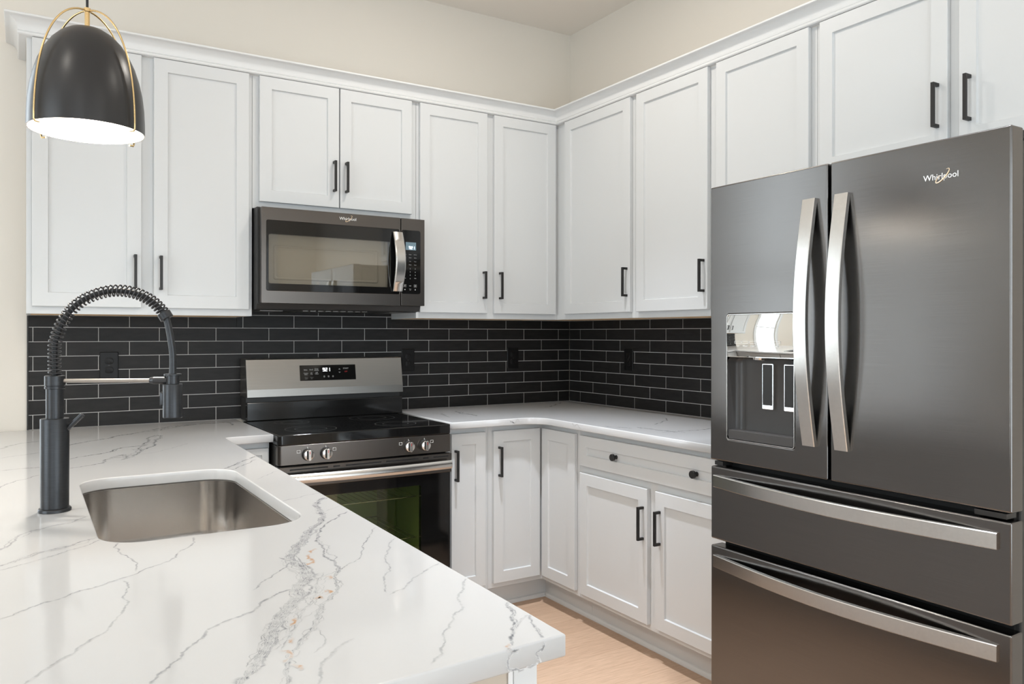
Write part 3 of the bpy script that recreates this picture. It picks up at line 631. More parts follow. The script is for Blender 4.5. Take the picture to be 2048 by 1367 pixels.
mb = MB(); mb.cyl(fp(0.2050, 1.2086), fp(0.2140, 1.2086), 0.0062, 20, 0.0085); mb.cyl(fp(0.2140, 1.2086), fp(0.2430, 1.2086), 0.0085, 20); mb.build('rod_joint', 'coil', t, smooth=40)
mb = MB(); h = fp(0.2555, 0); mb.lathe(h.x, h.y, [(0.0165, 1.2235), (0.0190, 1.2230), (0.0190, 1.2195), (0.0145, 1.2190), (0.0145, 1.2005), (0.0165, 1.2000)], 32, True, True); mb.build('holder_ring', 'faucet', t, smooth=40)
mb = MB(); mb.lathe(h.x, h.y, [(0.0150, 1.2003), (0.0208, 1.1998), (0.0212, 1.1990), (0.0212, 1.1245), (0.0195, 1.1225), (0.010, 1.1225)], 36, True, True); sp = mb.build('spray_head', 'faucet', t, smooth=40)
mb = MB(); c0 = h + Vector((DX * -0.0222, DY * -0.0222, 0))
mb.loops([[(c0.x - DX * o + perp.x * a, c0.y - DY * o + perp.y * a, z) for a, z in rr(-0.007 + i, 0.007 - i, 1.150 + i, 1.182 - i, 0.004 - i * 0.5)] for o, i in ((-0.004, 0), (0.003, 0), (0.005, 0.0015))]); mb.build('spray_button', 'faucet', sp, smooth=40)
mb = MB(); mb.cyl(fp(0.027, 1.1000), fp(0.0600, 1.1322), 0.0056, 20); mb.build('lever', 'faucet', t, bevel=0.001, smooth=40)

# ---------------------------------------------------------------- pendant lamp
pX, pY, PZ, PR, PH = -2.6264, -1.5498, 1.8260, 0.1335, 0.2640
t = thing('pendant_lamp', 'black dome pendant lamp in a thin brass cage, lit, hanging over the peninsula', 'lamp', (pX, pY, PZ))
SP = [(1.0, 0.0), (0.997, 0.12), (0.985, 0.25), (0.955, 0.38), (0.90, 0.51), (0.82, 0.64), (0.72, 0.75), (0.60, 0.845), (0.46, 0.92), (0.31, 0.968), (0.16, 0.993), (0.05, 1.0)]
mb = MB(); mb.lathe(pX, pY, [(PR * a, PZ + PH * b) for a, b in SP], 64, cap1=True); mb.build('lamp_shade', 'shade_black', t, smooth=80)
mb = MB(); mb.lathe(pX, pY, [(PR * 1.0, PZ + 0.0001)] + [(PR * a - 0.003, PZ + (PH - 0.003) * b + 0.0004) for a, b in SP], 64, cap1=True); mb.build('shade_lining', 'shade_white', t, smooth=80)['label'] = 'white inside of the shade'
hub = PZ + PH + 0.0430
for ax in (math.radians(35), math.radians(134)):
    pr = [(PR - 0.006, PZ - 0.006), (PR + 0.006, PZ - 0.006), (PR + 0.0085, PZ - 0.001)]
    for k in range(1, 31):
        a = PI / 2 * k / 30; e = 2 / 2.2; pr.append(((PR + 0.0085) * max(0.0, math.cos(a)) ** e, PZ + (hub - PZ) * math.sin(a) ** e))
    full = [(r, z) for r, z in pr] + [(-r, z) for r, z in pr[::-1][1:]]
    mb = MB(); mb.tube([(pX + r * math.cos(ax), pY + r * math.sin(ax), z) for r, z in full], 0.0024, 8); mb.build('cage_hoop', 'brass', t, smooth=60)
mb = MB(); mb.lathe(pX, pY, [(0.0060, PZ + PH - 0.002), (0.0060, hub - 0.004), (0.0080, hub - 0.003), (0.0080, hub + 0.006), (0.0030, hub + 0.007)], 24, True, True); mb.build('stem', 'brass', t, smooth=40)
mb = MB(); mb.cyl((pX, pY, hub + 0.005), (pX, pY, 3.06), 0.0032, 12); mb.build('cord', 'rubber', t, smooth=60)
mb = MB(); mb.lathe(pX, pY, [(0.06, 3.0930), (0.06, 3.070), (0.055, 3.062), (0.01, 3.060)], 32, True, True); mb.build('ceiling_canopy', 'brass', t, smooth=40)
mb = MB(); mb.lathe(pX, pY, [(0.018, PZ + PH - 0.012), (0.018, PZ + 0.185), (0.012, PZ + 0.175)], 24, True, False); mb.build('socket', 'shade_white', t, smooth=40)
mb = MB(); mb.lathe(pX, pY, [(0.013, PZ + 0.178), (0.016, PZ + 0.165), (0.028, PZ + 0.135), (0.030, PZ + 0.118), (0.025, PZ + 0.098), (0.012, PZ + 0.087), (0.002, PZ + 0.086)], 24, True, True); mb.build('bulb', 'bulb', t, smooth=80)
l = bpy.data.lights.new('bulb_light', 'POINT'); l.energy = 25; l.color = (1.0, 0.93, 0.84); l.shadow_soft_size = 0.03
o = bpy.data.objects.new('bulb_light', l); COL.objects.link(o); o.parent = t; o.location = (0, 0, 0.06)

# ---------------------------------------------------------------- recessed ceiling lights
def downlight(x, y, label, power=30, beam=0):
    t = thing('recessed_light', label, 'light', (x, y, 3.0933), 'recessed ceiling lights')
    mb = MB(); mb.lathe(x, y, [(0.060, 3.0930), (0.060, 3.0890), (0.078, 3.0875), (0.082, 3.0900), (0.082, 3.0931)], 36); mb.build('trim_ring', 'white_trim', t, smooth=40)
    mb = MB(); mb.lathe(x, y, [(0.060, 3.0925), (0.058, 3.0905), (0.002, 3.0905)], 36, cap1=True); mb.build('lens', 'lens', t)
    l = bpy.data.lights.new('downlight_lamp', 'AREA'); l.shape = 'DISK'; l.size = 0.11; l.energy = power; l.color = (1.0, 0.94, 0.86)
    o = bpy.data.objects.new('downlight_lamp', l); COL.objects.link(o); o.parent = t; o.location = (0, 0, -0.012)
    if beam:                                      # extra spot, added to brighten the aisle floor and lower cabinets
        l = bpy.data.lights.new('aisle_fill_beam', 'SPOT'); l.energy = beam; l.spot_size = math.radians(68); l.spot_blend = 0.85; l.shadow_soft_size = 0.05; l.color = (0.88, 0.95, 1.06)
        o = bpy.data.objects.new('aisle_fill_beam', l); COL.objects.link(o); o.parent = t; o.location = (0, 0, -0.014)
downlight(-1.15, -1.25, 'round recessed ceiling light above the range aisle', 13, 235)
downlight(-1.20, -2.55, 'round recessed ceiling light above the floor in front of the refrigerator', 5, 235)
downlight(-3.60, -2.30, 'round recessed ceiling light behind the peninsula seating side', 5)
downlight(-3.60, -4.60, 'round recessed ceiling light far behind the camera', 5)
downlight(-1.25, -4.80, 'round recessed ceiling light near the front wall', 5)

# ---------------------------------------------------------------- electrical outlets
def make_outlet(mp, u, z, label):
    o = thing('electrical_outlet', label, 'outlet', mp(u, z, 0.0004), 'black wall outlets')
    mb = MB(); W, H = 0.0365, 0.0585
    mb.loops([[mp(u + a, z + b, w) for a, b in rr(-W + i, W - i, -H + i, H - i, 0.004)] for i, w in ((0, 0.0005), (0, 0.003), (0.0025, 0.0055))]); mb.build('cover_plate', 'outlet', o, smooth=30)
    for s in (-1, 1):
        zc = z + s * 0.0195
        mb = MB(); mb.loops([[mp(u + a, zc + b, w) for a, b in rr(-0.0165 + i, 0.0165 - i, -0.0135 + i, 0.0135 - i, 0.010, 6)] for i, w in ((0, 0.005), (0, 0.0068), (0.0012, 0.0076))])
        p = mb.build('socket', 'outlet', o, smooth=30)
        mb = MB()
        for du, hh in ((-0.0063, 0.0045), (0.0063, 0.0036)): mb.mbox(mp, u + du - 0.0010, u + du + 0.0010, zc + 0.0025 - hh, zc + 0.0025 + hh, 0.0070, 0.00785)
        n = 12; mb.loops([[mp(u + 0.0026 * math.cos(2 * PI * k / n), zc - 0.0070 + 0.0026 * math.sin(2 * PI * k / n), w) for k in range(n)] for w in (0.0070, 0.00785)])
        mb.build('slots', 'outlet_dark', p)
    n = 12; mb = MB(); mb.loops([[mp(u + 0.0032 * math.cos(2 * PI * k / n), z + 0.0032 * math.sin(2 * PI * k / n), w) for k in range(n)] for w in (0.005, 0.0064)]); mb.build('screw', 'dark_plastic', o)
    return o
OZ = 1.1765
make_outlet(back, -2.4510, OZ, 'black duplex outlet left of the range, behind the faucet rod')
make_outlet(back, -1.0470, OZ, 'black duplex outlet just right of the range control panel')
make_outlet(back, -0.3990, OZ, 'black duplex outlet midway between the range and the room corner')
make_outlet(right, -0.5440, OZ, 'black duplex outlet on the refrigerator-side wall, right of the corner')

# ---------------------------------------------------------------- brand lettering
def lettering(mp_dir, u, v, w, size, parent, sx=1.0):
    me = text_mesh('Whirlpool', size, 0.0004, sx=sx, off=0.0)
    mb = MB(); mb.add_mesh(me, lambda a, b, c: mp_dir(u, v, w, a, b, c)); bpy.data.meshes.remove(me)
    o = mb.build('lettering', 'logo', parent); o['label'] = 'pale raised lettering with gold ring'
    mb = MB(); n = 40; pts = []
    for k in range(n + 1):
        a = math.radians(100 + 300 * k / n); e = (math.cos(a) * size * 1.05, math.sin(a) * size * 0.32); c, s = math.cos(0.75), math.sin(0.75)
        pts.append(mp_dir(u, v, w + 0.0006, size * 0.22 + e[0] * c - e[1] * s, size * 0.05 + e[0] * s + e[1] * c, 0))
    mb.tube(pts, lambda q: size * (0.02 + 0.055 * math.sin(PI * q)), 6); mb.build('ring', 'logo_ring', o, smooth=60)
    return o
dir_back = lambda u, v, w, a, b, c: (u + a, -(w + c), v + b)
dir_right = lambda u, v, w, a, b, c: (-(w + c), u - a, v + b)

# ---------------------------------------------------------------- range
RX0, RX1 = -1.9165, -1.1535; RC = (RX0 + RX1) / 2
t = thing('range', 'freestanding black stainless electric range with four knobs, below the microwave', 'range', (RC, -0.35, 0))
mb = MB(); mb.box(RX0 + 0.004, RX0 + 0.03, -0.655, -0.02, 0.03, 0.872); mb.box(RX1 - 0.03, RX1 - 0.004, -0.655, -0.02, 0.03, 0.872); mb.box(RX0 + 0.03, RX1 - 0.03, -0.06, -0.02, 0.03, 0.872)
mb.box(RX0 + 0.03, RX1 - 0.03, -0.655, -0.06, 0.03, 0.15); mb.box(RX0 + 0.03, RX1 - 0.03, -0.655, -0.06, 0.785, 0.872)
for sx in (RX0 + 0.05, RX1 - 0.05):
    for sy in (-0.60, -0.08): mb.cyl((sx, sy, 0.0005), (sx, sy, 0.03), 0.018, 12)
mb.build('body', 'black_steel_side', t, bevel=0.002)
# oven cavity liner and racks
mb = MB(); a, b, c, d, e, f = RX0 + 0.13, RX1 - 0.13, -0.650, -0.16, 0.24, 0.72
mb.box(a, b, d, d + 0.006, e, f); mb.box(a - 0.006, a, c, d, e, f); mb.box(b, b + 0.006, c, d, e, f); mb.box(a, b, c, d, e - 0.006, e); mb.box(a, b, c, d, f, f + 0.006)
mb.build('oven_cavity', 'oven_enamel', t)['label'] = 'olive enamel oven interior behind the glass'
for zr in (0.60, 0.42):
    mb = MB()
    for k in range(17): x = a + 0.012 + (b - a - 0.024) * k / 16; mb.cyl((x, c + 0.02, zr), (x, d - 0.01, zr), 0.0016, 6)
    for y in (c + 0.02, (c + d) / 2, d - 0.01): mb.cyl((a + 0.004, y, zr - 0.0025), (b - 0.004, y, zr - 0.0025), 0.0026, 8)
    mb.build('oven_rack', 'steel', t, smooth=60)
# cooktop
mb = MB(); mb.add_mesh(slab([rr(RX0, RX1, -0.7080, -0.1100, 0.018)], 0.8730, 0.9150, 0.005)); mb.build('cooktop', 'black_glass', t, smooth=40, wn=True)
ct = [o for o in t.children if o.name.startswith('cooktop')][0]
for bx, by, br in ((-1.735, -0.545, 0.105), (-1.355, -0.555, 0.09), (-1.735, -0.265, 0.075), (-1.355, -0.275, 0.105)):
    mb = MB()
    for r0 in (br, br * 0.62):
        n = 64; mb.loops([[(bx + r * math.cos(2 * PI * k / n), by + r * math.sin(2 * PI * k / n), 0.91505) for k in range(n)] for r in (r0, r0 + 0.0010)], False, False)
    mb.build('burner_ring', 'ring_mark', ct)
# front control panel with knobs
mb = MB(); mb.loops([[(x, y, z) for x, y in rr(RX0 + 0.001, RX1 - 0.001, -0.7070, -0.640, 0.014)] for z in (0.7945, 0.8722)]); mb.build('front_panel', 'range_steel', t, bevel=0.0015, smooth=40)
for kx in (-1.7990, -1.7240, -1.3610, -1.2860):
    mb = MB(); n = 40
    ring = lambda r, y: [(kx + r * math.cos(2 * PI * k / n), y, 0.8325 + r * math.sin(2 * PI * k / n)) for k in range(n)]
    mb.loops([ring(0.0240, -0.7068), ring(0.0240, -0.7095), ring(0.0222, -0.7105), ring(0.0222, -0.7200)]); kb = mb.build('knob', 'dark_plastic', t, smooth=40)
    mb = MB(); mb.loops([ring(0.0212, -0.7195), ring(0.0217, -0.7225), ring(0.0208, -0.7290), ring(0.0195, -0.7298)]); mb.build('knob_cap', 'steel', kb, smooth=40)
    mb = MB(); mb.loops([[(kx + a, y, 0.8325 + b) for a, b in rr(-0.0055 + i, 0.0055 - i, -0.0208 + i, 0.0208 - i, 0.0035)] for i, y in ((0, -0.7292), (0, -0.7395), (0.0012, -0.7405))]); mb.build('grip', 'steel', kb, smooth=30)
    mb = MB(); mb.box(kx - 0.0100, kx - 0.0056, -0.7301, -0.7290, 0.8155, 0.8495); mb.build('dark_line', 'dark_plastic', kb)
    mb = MB(); mb.box(kx - 0.0010, kx + 0.0012, -0.7409, -0.7402, 0.8370, 0.8480); mb.build('pointer', 'red', kb)['label'] = 'red pointer line'
    mb = MB(); mb.box(kx - 0.0008, kx + 0.0008, -0.7076, -0.7068, 0.8570, 0.8630); mb.box(kx - 0.0008, kx + 0.004, -0.7076, -0.7068, 0.8555, 0.8571); mb.build('off_mark', 'print_white', kb); mb = MB()
    s = -1 if kx in (-1.7990, -1.3610) else 1; sx0 = kx + s * 0.0360 - 0.007
    for q in ((0, 0.014, 0.0105, 0.0115), (0, 0.014, 0, 0.001), (0, 0.001, 0, 0.0115), (0.013, 0.014, 0, 0.0115)): mb.box(sx0 + q[0], sx0 + q[1], -0.7076, -0.7068, 0.8400 + q[2], 0.8400 + q[3])
    dxy = {-1.7990: (0, 0), -1.7240: (0, 0.009), -1.3610: (0.011, 0.009), -1.2860: (0.011, 0)}[kx]
    mb.box(sx0 + dxy[0], sx0 + dxy[0] + 0.003, -0.7077, -0.7068, 0.8400 + dxy[1], 0.8400 + dxy[1] + 0.003); mb.build('burner_mark', 'print_white', kb)
# oven door
dw = mb = MB(); Y0d, Y1d = 0.655, 0.700
mb.add_mesh(slab([rr(RX0 + 0.003, RX1 - 0.003, 0.175, 0.7900, 0.004), rr(RX0 + 0.135, RX1 - 0.135, 0.285, 0.672, 0.006)], 0.658, 0.700, 0.001), lambda a, b, c: back(a, b, c))
dr = mb.build('oven_door', 'black_enamel', t)
mb = MB(); mb.mbox(back, RX0 + 0.003, RX1 - 0.001, 0.7060, 0.7880, 0.7002, 0.7120)
mb.build('door_top_band', 'range_steel', dr, bevel=0.002)
mb = MB()
for u0, u1 in ((RX0 + 0.045, RX0 + 0.20), (RX0 + 0.222, RX0 + 0.250), (RX0 + 0.275, RX0 + 0.43), (RX0 + 0.452, RX0 + 0.60), (RX0 + 0.622, RX0 + 0.648), (RX0 + 0.672, RX1 - 0.018)):
    if u1 - u0 > 0.02: mb.mbox(back, u0, u1, 0.7740, 0.7790, 0.7118, 0.7124)
mb.build('vent_slots', 'outlet_dark', dr)
mb = MB(); mb.mbox(back, RX0 + 0.010, RX1 - 0.010, 0.20, 0.7055, 0.7002, 0.7045)
mb.bm.clear(); mb.add_mesh(slab([rr(RX0 + 0.012, RX1 - 0.014, 0.185, 0.7050, 0.003), rr(RX0 + 0.1455, RX1 - 0.1455, 0.298, 0.660, 0.008)], 0.7004, 0.7040, 0), lambda a, b, c: back(a, b, c)); mb.build('glass_border', 'black_glass', dr)
mb = MB(); mb.mbox(back, RX0 + 0.136, RX1 - 0.136, 0.287, 0.671, 0.690, 0.694); mb.build('window_glass', 'oven_glass', dr)['label'] = 'tinted oven window glass'
mb = MB(); rows = []
for k in range(25):
    q = k / 24; u = RX0 + 0.020 + (RX1 - RX0 - 0.036) * q; bow = 0.030 + 0.022 * math.sin(PI * q)
    rows.append([back(u, z, 0.712 + d + bow - 0.030) for d, z in ((0.020, 0.7250), (0.030, 0.7262), (0.036, 0.7330), (0.037, 0.7420), (0.034, 0.7550), (0.028, 0.7620), (0.018, 0.7630), (0.016, 0.7600), (0.016, 0.7280))])
mb.loops(rows)
mb.mbox(back, RX0 + 0.022, RX0 + 0.046, 0.732, 0.757, 0.7118, 0.736); mb.mbox(back, RX1 - 0.042, RX1 - 0.018, 0.732, 0.757, 0.7118, 0.736)
mb.build('oven_handle', 'steel', dr, smooth=40)
mb = MB(); mb.mbox(back, RX0 + 0.004, RX1 - 0.004, 0.035, 0.168, 0.657, 0.700); mb.build('storage_drawer', 'range_steel', t, bevel=0.002)
# backguard
mb = MB(); BX0, BX1 = -1.9030, -1.1370
yz = [(0.010, 1.0225), (0.1450, 1.0225), (0.1420, 1.0580), (0.1180, 1.1940), (0.1120, 1.1975), (0.010, 1.1975)]
mb.loops([[(x, -y, z) for y, z in yz] for x in (BX0, BX1)]); bg = mb.build('backguard', 'panel_steel', t, bevel=0.0015)
mb = MB(); mb.box(BX0 + 0.004, BX1 - 0.003, -0.1060, -0.008, 0.9152, 1.0225); mb.build('backguard_support', 'black_steel_side', t)
mb = MB(); mb.box(BX0 + 0.002, BX1 + 0.001, -0.1340, -0.1061, 0.9153, 0.9985); mb.build('rear_riser', 'black_enamel', t, bevel=0.003)
tb = math.atan2(0.1420 - 0.1180, 1.1940 - 1.0580)
def bgp(u, v, w):                                 # on the sloped control face: u = x, v = distance up the slope, w = out
    return (u, -(0.1420 - v * math.sin(tb) + w * math.cos(tb)), 1.0580 + v * math.cos(tb) + w * math.sin(tb))
mb = MB(); mb.prism(bgp, rr(-1.6580, -1.3830, 0.0345, 0.1080, 0.0015, 2), 0.0002, 0.0010); dp = mb.build('display_panel', 'black_glass', bg)
mb = MB(); digits(mb, bgp, '921', -1.5470, 0.0775, 0.0165, 0.0011); mb.build('clock_digits', 'digit', dp)
def words(mb, mp, items, w, size):
    for txt, u, v, s in items:
        me = text_mesh(txt, size * s, 0.00015); mb.add_mesh(me, lambda a, b, c: mp(u + a, v + b, w + 0.0002 + c)); bpy.data.meshes.remove(me)
mb = MB(); words(mb, bgp, [('Bake', -1.630, 0.0860, 1), ('Broil', -1.603, 0.0865, 1), ('Keep', -1.577, 0.0900, 1), ('Warm', -1.577, 0.0830, 1), ('Frozen', -1.629, 0.0700, 0.9), ('Bake', -1.629, 0.0640, 0.9), ('Air', -1.602, 0.0710, 0.9), ('Fry', -1.602, 0.0650, 0.9), ('Self', -1.577, 0.0720, 0.9), ('Clean', -1.577, 0.0660, 0.9)], 0.001, 0.0085)
mb.build('printed_marks', 'print', dp)
for s, v in ((1, 0.0860), (-1, 0.0720)):
    mb = MB()
    for q in (-1, 1): mb.prism(bgp, [(-1.4640 + q * 0.0005, v + s * 0.0035), (-1.4640 + q * 0.0045, v - s * 0.0015), (-1.4640 + q * 0.0035, v - s * 0.0022), (-1.4640 - q * 0.0005, v + s * 0.0020)], 0.0010, 0.0013)
    mb.build('arrow_mark', 'print', dp)
mb = MB(); words(mb, bgp, [('START', -1.432, 0.0895, 1.1)], 0.001, 0.0085); mb.build('start_mark', 'print', dp)
mb = MB(); words(mb, bgp, [('OFF', -1.432, 0.0740, 1)], 0.001, 0.0085); mb.build('off_mark', 'red', dp)
mb = MB(); words(mb, bgp, [('Oven', -1.628, 0.0500, 0.8), ('Light', -1.628, 0.0445, 0.8), ('Timer', -1.602, 0.0500, 0.8), ('Set', -1.602, 0.0445, 0.8)], 0.001, 0.0085)
mb.build('dim_marks', 'print_dim', dp)
for u in (-1.541, -1.520, -1.498): mb = MB(); mb.prism(bgp, rr(u - 0.004, u + 0.004, 0.0480, 0.0570, 0.003), 0.0010, 0.0012); mb.build('icon_mark', 'print_dim', dp)

# ---------------------------------------------------------------- microwave
MX0, MX1, MY = -1.9050, -1.1420, 0.4050
t = thing('microwave', 'over-the-range black stainless microwave mounted below the short white cabinet', 'microwave', (-1.5235, -0.2, 1.415))
mb = MB(); yz = [(-0.0005, 1.4170), (0.30, 1.4170), (0.345, 1.4215), (0.358, 1.4440), (0.358, 1.8610), (-0.0005, 1.8610)]
mb.loops([[(x, -y, z) for y, z in yz] for x in (MX0 - 0.008, MX1 + 0.001)]); mb.build('body', 'black_steel_side', t, bevel=0.002)
mb = MB()
for k in range(9): mb.box(-1.70 + k * 0.035, -1.675 + k * 0.035, -0.315, -0.10, 1.4155, 1.4172)
mb.build('underside_vent', 'panel_steel', t)
for x in (-1.88, -1.27): mb = MB(); mb.box(x, x + 0.10, -0.28, -0.08, 1.4155, 1.4172); mb.build('grease_filter', 'panel_steel', t)
WU = (-1.8745, -1.3150, 1.5300, 1.7420)
mb = MB(); mb.add_mesh(slab([rr(MX0, -1.2655, 1.4450, 1.8560, 0.003), rr(-1.8840, -1.2700, 1.4990, 1.8010, 0.008)], 0.3595, MY, 0.0015), lambda a, b, c: back(a, b, c)); dr = mb.build('door', 'range_steel', t)
mb = MB(); mb.add_mesh(slab([rr(-1.8838, -1.2702, 1.4992, 1.8008, 0.008), rr(*WU, 0.008)], 0.385, MY - 0.0008, 0), lambda a, b, c: back(a, b, c)); mb.build('glass_border', 'black_glass', dr)
mb = MB(); mb.mbox(back, WU[0] - 0.002, WU[1] + 0.002, WU[2] - 0.002, WU[3] + 0.002, 0.3990, 0.4020); mb.build('window_glass', 'mw_glass', dr)['label'] = 'smoked microwave window glass'
mb = MB(); a, b, c, d = WU
mb.mbox(back, a - 0.002, b + 0.002, c - 0.002, d + 0.002, 0.3600, 0.3630)
for q in ((a + 0.012, b - 0.012, c + 0.010, c + 0.018), (a + 0.012, b - 0.012, d - 0.048, d - 0.040), (a + 0.012, a + 0.045, c + 0.018, d - 0.048), (b - 0.045, b - 0.012, c + 0.018, d - 0.048)): pass
mb.loops([[back(u, v, w) for u, v in rr(a + 0.03 + i, b - 0.045 - i, c + 0.018 + i, d - 0.042 - i, 0.01)] for i, w in ((0, 0.363), (0.004, 0.3655), (0.008, 0.3655), (0.012, 0.363))], False, False)
mb.build('window_mesh', 'mw_inside', dr)['label'] = 'perforated screen behind the microwave window'
mb = MB(); mb.mbox(back, -1.2620, MX1, 1.4465, 1.8560, 0.3595, MY); cp = mb.build('control_panel', 'range_steel', t, bevel=0.0015)
mb = MB(); mb.prism(back, rr(-1.2615, -1.1640, 1.5020, 1.8010, 0.010), MY + 0.0001, MY + 0.0009); kp = mb.build('keypad', 'black_glass', cp)
w = MY + 0.0010
mb = MB(); mb.prism(back, rr(-1.2400, -1.1870, 1.7080, 1.7450, 0.001, 2), w - 0.0001, w + 0.0002); lc = mb.build('display', 'lcd', kp)
mb = MB(); digits(mb, back, '921', -1.2230, 1.7130, 0.0130, w + 0.0003); mb.build('clock_digits', 'digit_blue', lc)
mb = MB(); it = []
for r_, z in enumerate((1.6870, 1.6720, 1.6545, 1.6385)):
    for c_, u in enumerate((-1.2440, -1.2170, -1.1910)):
        s = [['Popcorn', 'Potato', 'Defrost'], ['Reheat', 'Steam', 'Soften'], ['Cook', 'Melt', 'Timer'], ['Warm', 'Power', 'Clock']][r_][c_]; it.append((s, u, z, 0.62))
for k in range(9): it.append((str(k + 1), (-1.2440, -1.2170, -1.1910)[k % 3], 1.6200 - 0.0150 * (k // 3), 1.0))
it += [('Stop', -1.2440, 1.5760, 0.7), ('0', -1.2170, 1.5735, 1.0), ('Start', -1.1910, 1.5760, 0.7), ('Light', -1.2170, 1.5400, 0.7), ('Vent', -1.2170, 1.5250, 0.7), ('Turn', -1.2170, 1.5195, 0.5)]
words(mb, back, it, w, 0.0078)
for u in (-1.2440, -1.1910):
    for q in ((-0.0065, 0.0065, 0.0115, 0.0122), (-0.0065, 0.0065, 0, 0.0007), (-0.0065, -0.0058, 0, 0.0122), (0.0058, 0.0065, 0, 0.0122), (-0.002, 0.002, 0.003, 0.009)): mb.mbox(back, u + q[0], u + q[1], 1.5340 + q[2], 1.5340 + q[3], w, w + 0.0003)
    mb.prism(back, [(u + 0.003 * math.cos(k * PI / 3), 1.5220 + 0.003 * math.sin(k * PI / 3)) for k in range(6)], w, w + 0.0003)
mb.build('key_marks', 'print', kp)
lettering(dir_back, -1.5220, 1.8310, MY + 0.0002, 0.0190, dr)
mb = MB(); rows = []
for k in range(25):
    q = k / 24; z = 1.5120 + (1.7880 - 1.5120) * q; bow = 0.010 + 0.036 * math.sin(PI * q)
    rows.append([back(u, z, MY + bow + e) for u, e in ((-1.3070, -0.006), (-1.3070, 0), (-1.3030, 0.003), (-1.2630, 0.003), (-1.2590, 0), (-1.2590, -0.006))])
mb.loops(rows); mb.mbox(back, -1.3000, -1.2660, 1.5130, 1.5300, MY - 0.0002, MY + 0.009); mb.mbox(back, -1.3000, -1.2660, 1.7700, 1.7870, MY - 0.0002, MY + 0.009)
mb.build('handle', 'steel', dr, smooth=35)

# ---------------------------------------------------------------- refrigerator
FXF = 0.9000; FY0, FY1, FYM = -2.9130, -2.0100, -2.4460
t = thing('refrigerator', 'black stainless french-door refrigerator with two drawers, at the right edge', 'refrigerator', (-0.47, -2.46, 0))
mb = MB(); mb.box(-0.838, -0.05, FY0 + 0.010, FY1 - 0.006, 0.03, 1.758)
for x in (-0.76, -0.12):
    for y in (FY0 + 0.08, FY1 - 0.08): mb.cyl((x, y, 0.0005), (x, y, 0.03), 0.022, 12)
mb.build('body', 'black_steel_side', t, bevel=0.004)
mb = MB(); mb.box(-0.848, -0.8385, FY0 + 0.02, FY1 - 0.016, 0.05, 1.745); mb.build('door_gasket', 'outlet_dark', t)
def slab_door(name, y0, y1, z0, z1, hole=None):
    mb = MB(); mb.add_mesh(slab([rr(y0, y1, z0, z1, 0.004, 3)] + ([hole] if hole else []), 0.8490, FXF, 0.0045), lambda a, b, c: right(a, b, c))
    return mb.build(name, 'black_steel', t, smooth=40, wn=True)
hole = rr(-2.3325, -2.0800, 0.9885, 1.3755, 0.008)
dl = slab_door('left_door', FYM + 0.0045, FY1, 0.9170, 1.7805, hole)
dR = slab_door('right_door', FY0, FYM - 0.0045, 0.9170, 1.7805)
du = slab_door('upper_drawer', FY0, FY1 - 0.003, 0.6670, 0.8965)
dw = slab_door('lower_drawer', FY0, FY1 - 0.003, 0.0600, 0.6462)
mb = MB(); mb.mbox(right, FY0 + 0.02, FY1 - 0.02, 0.004, 0.0560, 0.80, 0.870); mb.build('kick_grille', 'dark_plastic', t)
def v_handle(y0, y1, parent):
    mb = MB(); rows = []
    for k in range(33):
        q = k / 32; z = 1.0045 + (1.6900 - 1.0045) * q; bow = 0.010 + 0.040 * math.sin(PI * q)
        rows.append([right(y, z, FXF + bow + e) for y, e in ((y0, -0.012), (y0, 0), (y0 + 0.002, 0.002), (y1 - 0.002, 0.002), (y1, 0), (y1, -0.012))])
    mb.loops(rows)
    mb.mbox(right, y0 + 0.004, y1 - 0.004, 1.0055, 1.0300, FXF - 0.0003, FXF + 0.008); mb.mbox(right, y0 + 0.004, y1 - 0.004, 1.6640, 1.6890, FXF - 0.0003, FXF + 0.008)
    mb.build('door_handle', 'steel', parent, smooth=35)
v_handle(-2.4080, -2.3670, dl); v_handle(-2.5105, -2.4695, dR)
def h_handle(z0, z1, parent):
    mb = MB(); rows = []
    for k in range(41):
        q = k / 40; y = -2.8850 + (2.8850 - 2.0290) * q; bow = 0.006 + 0.046 * math.sin(PI * q)
        rows.append([right(y, z, FXF + bow + e) for z, e in ((z0, -0.012), (z0, 0), (z0 + 0.002, 0.002), (z1 - 0.002, 0.002), (z1, 0), (z1, -0.012))])
    mb.loops(rows)
    for a, b in ((-2.8830, -2.8550), (-2.0590, -2.0310)): mb.mbox(right, a, b, z0 + 0.003, z1 - 0.003, FXF - 0.0003, FXF + 0.006)
    mb.build('drawer_handle', 'steel', parent, smooth=35)
h_handle(0.8320, 0.8700, du); h_handle(0.5795, 0.6180, dw)
# hinge hardware seen in the gaps
for a, b in ((-2.0560, FY1 - 0.012), (FY0 + 0.014, FY0 + 0.085)):
    mb = MB(); mb.mbox(right, a, b, 0.9005, 0.9130, 0.850, 0.893); mb.build('hinge', 'dark_plastic', t, bevel=0.001)
for a, b in ((FY0 + 0.004, FY0 + 0.10), (FY1 - 0.10, FY1 - 0.008)):
    mb = MB(); mb.mbox(right, a, b, 1.7585, 1.7780, 0.60, 0.842); mb.build('hinge_cover', 'dark_plastic', t, bevel=0.003)
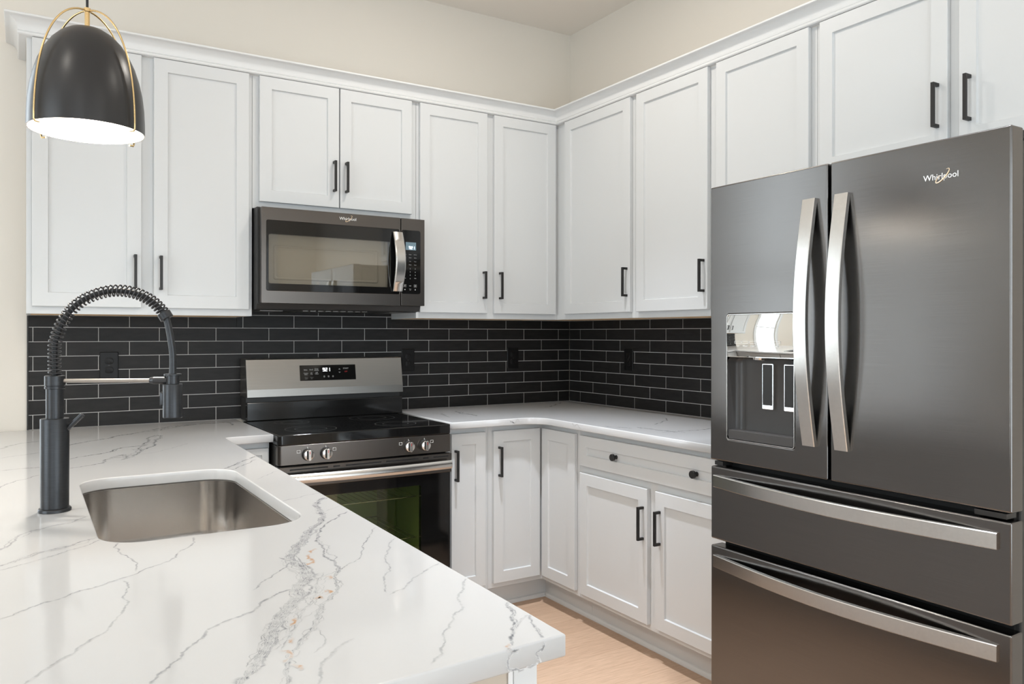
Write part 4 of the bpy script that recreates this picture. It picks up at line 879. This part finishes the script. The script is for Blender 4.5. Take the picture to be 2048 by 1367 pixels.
# dispenser
mb = MB(); D0, D1, DB, DT = -2.3322, -2.0803, 0.9888, 1.3752
def dsp(y0, y1, z0, z1, w0, w1): mb.mbox(right, y0, y1, z0, z1, w0, w1)
dsp(D0, D1, DB, DT, 0.8492, 0.8520)
mb.loops([[right(u, v, w) for u, v in rr(D0 + i, D1 - i, DB + i, 1.2450 - i * 0.2, 0.02)] for i, w in ((0.001, 0.8995), (0.004, 0.8700), (0.014, 0.8560), (0.03, 0.8535))], False, True)
dsl = mb.build('dispenser_recess', 'recess', dl, smooth=50)
mb = MB(); outer = rr(D0 - 0.0010, D1 + 0.0010, DB - 0.0010, DT + 0.0010, 0.009); inner = rr(D0 + 0.0010, D1 - 0.0010, DB + 0.0010, DT - 0.0010, 0.007)
mb.add_mesh(slab([outer, inner], 0.8990, 0.9012, 0), lambda a, b, c: right(a, b, c)); mb.build('dispenser_trim', 'steel', dsl)
mb = MB(); nu, nv = 24, 14; grid = []
for i in range(nu + 1):
    col = []
    for j in range(nv + 1):
        a = i / nu; b = j / nv; u = D0 + 0.002 + (D1 - D0 - 0.004) * a; v = 1.2460 + (DT - 0.002 - 1.2460) * b
        col.append(mb.bm.verts.new(right(u, v, 0.8985 + 0.0080 * (1 - (2 * a - 1) ** 2) * 0.6 + 0.0055 * (1 - (2 * b - 1) ** 2))))
    grid.append(col)
for i in range(nu):
    for j in range(nv): mb.face([grid[i][j], grid[i + 1][j], grid[i + 1][j + 1], grid[i][j + 1]])
mb.mbox(right, D0 + 0.002, D1 - 0.002, 1.2445, DT - 0.002, 0.860, 0.8984)
dp = mb.build('touch_panel', 'mirror', dsl, smooth=50)
mb = MB(); w = 0.9085
for k in range(6):
    u = -2.118 - k * 0.0290
    for q in ((0, 0.0265, 0, 0.0008), (0, 0.0265, 0.0068, 0.0076), (0, 0.0008, 0, 0.0076), (0.0257, 0.0265, 0, 0.0076)): mb.mbox(right, u - q[0], u - q[1], 1.2860 + q[2], 1.2860 + q[3], w, w + 0.0002)
    txt = ('Ice', 'Water', 'Filter', 'Light', 'Lock', 'Fast')[k]; me = text_mesh(txt, 0.0075, 0.0001); mb.add_mesh(me, lambda a, b, c: dir_right(u - 0.0130, 1.2790, w, a, b, c)); bpy.data.meshes.remove(me)
mb.build('panel_marks', 'print_white', dp)
for y0 in (-2.2275, -2.3080):
    mb = MB(); mb.prism(right, rr(y0, y0 + 0.0410, 1.0890, 1.2260, 0.002, 2), 0.8535, 0.8640); pd = mb.build('paddle', 'chrome', dsl, bevel=0.001)
    mb = MB(); mb.prism(right, rr(y0 + 0.0030, y0 + 0.0380, 1.1010, 1.2235, 0.001, 2), 0.8641, 0.8652); mb.build('paddle_face', 'dark_plastic', pd)
mb = MB(); mb.lathe(-0.880, -2.190, [(0.021, 1.2445), (0.019, 1.2375), (0.014, 1.2350), (0.002, 1.2350)], 24, False, True); mb.build('nozzle', 'chrome', dsl, smooth=40)
mb = MB(); mb.mbox(right, D0 + 0.004, D1 - 0.004, 0.9910, 1.0190, 0.8700, 0.8985); mb.mbox(right, D0 + 0.004, D1 - 0.004, 0.9910, 1.0120, 0.8540, 0.8702); mb.build('drip_tray', 'recess', dsl, bevel=0.0015)
lettering(dir_right, -2.7535, 1.6915, FXF + 0.0002, 0.0205, dR)
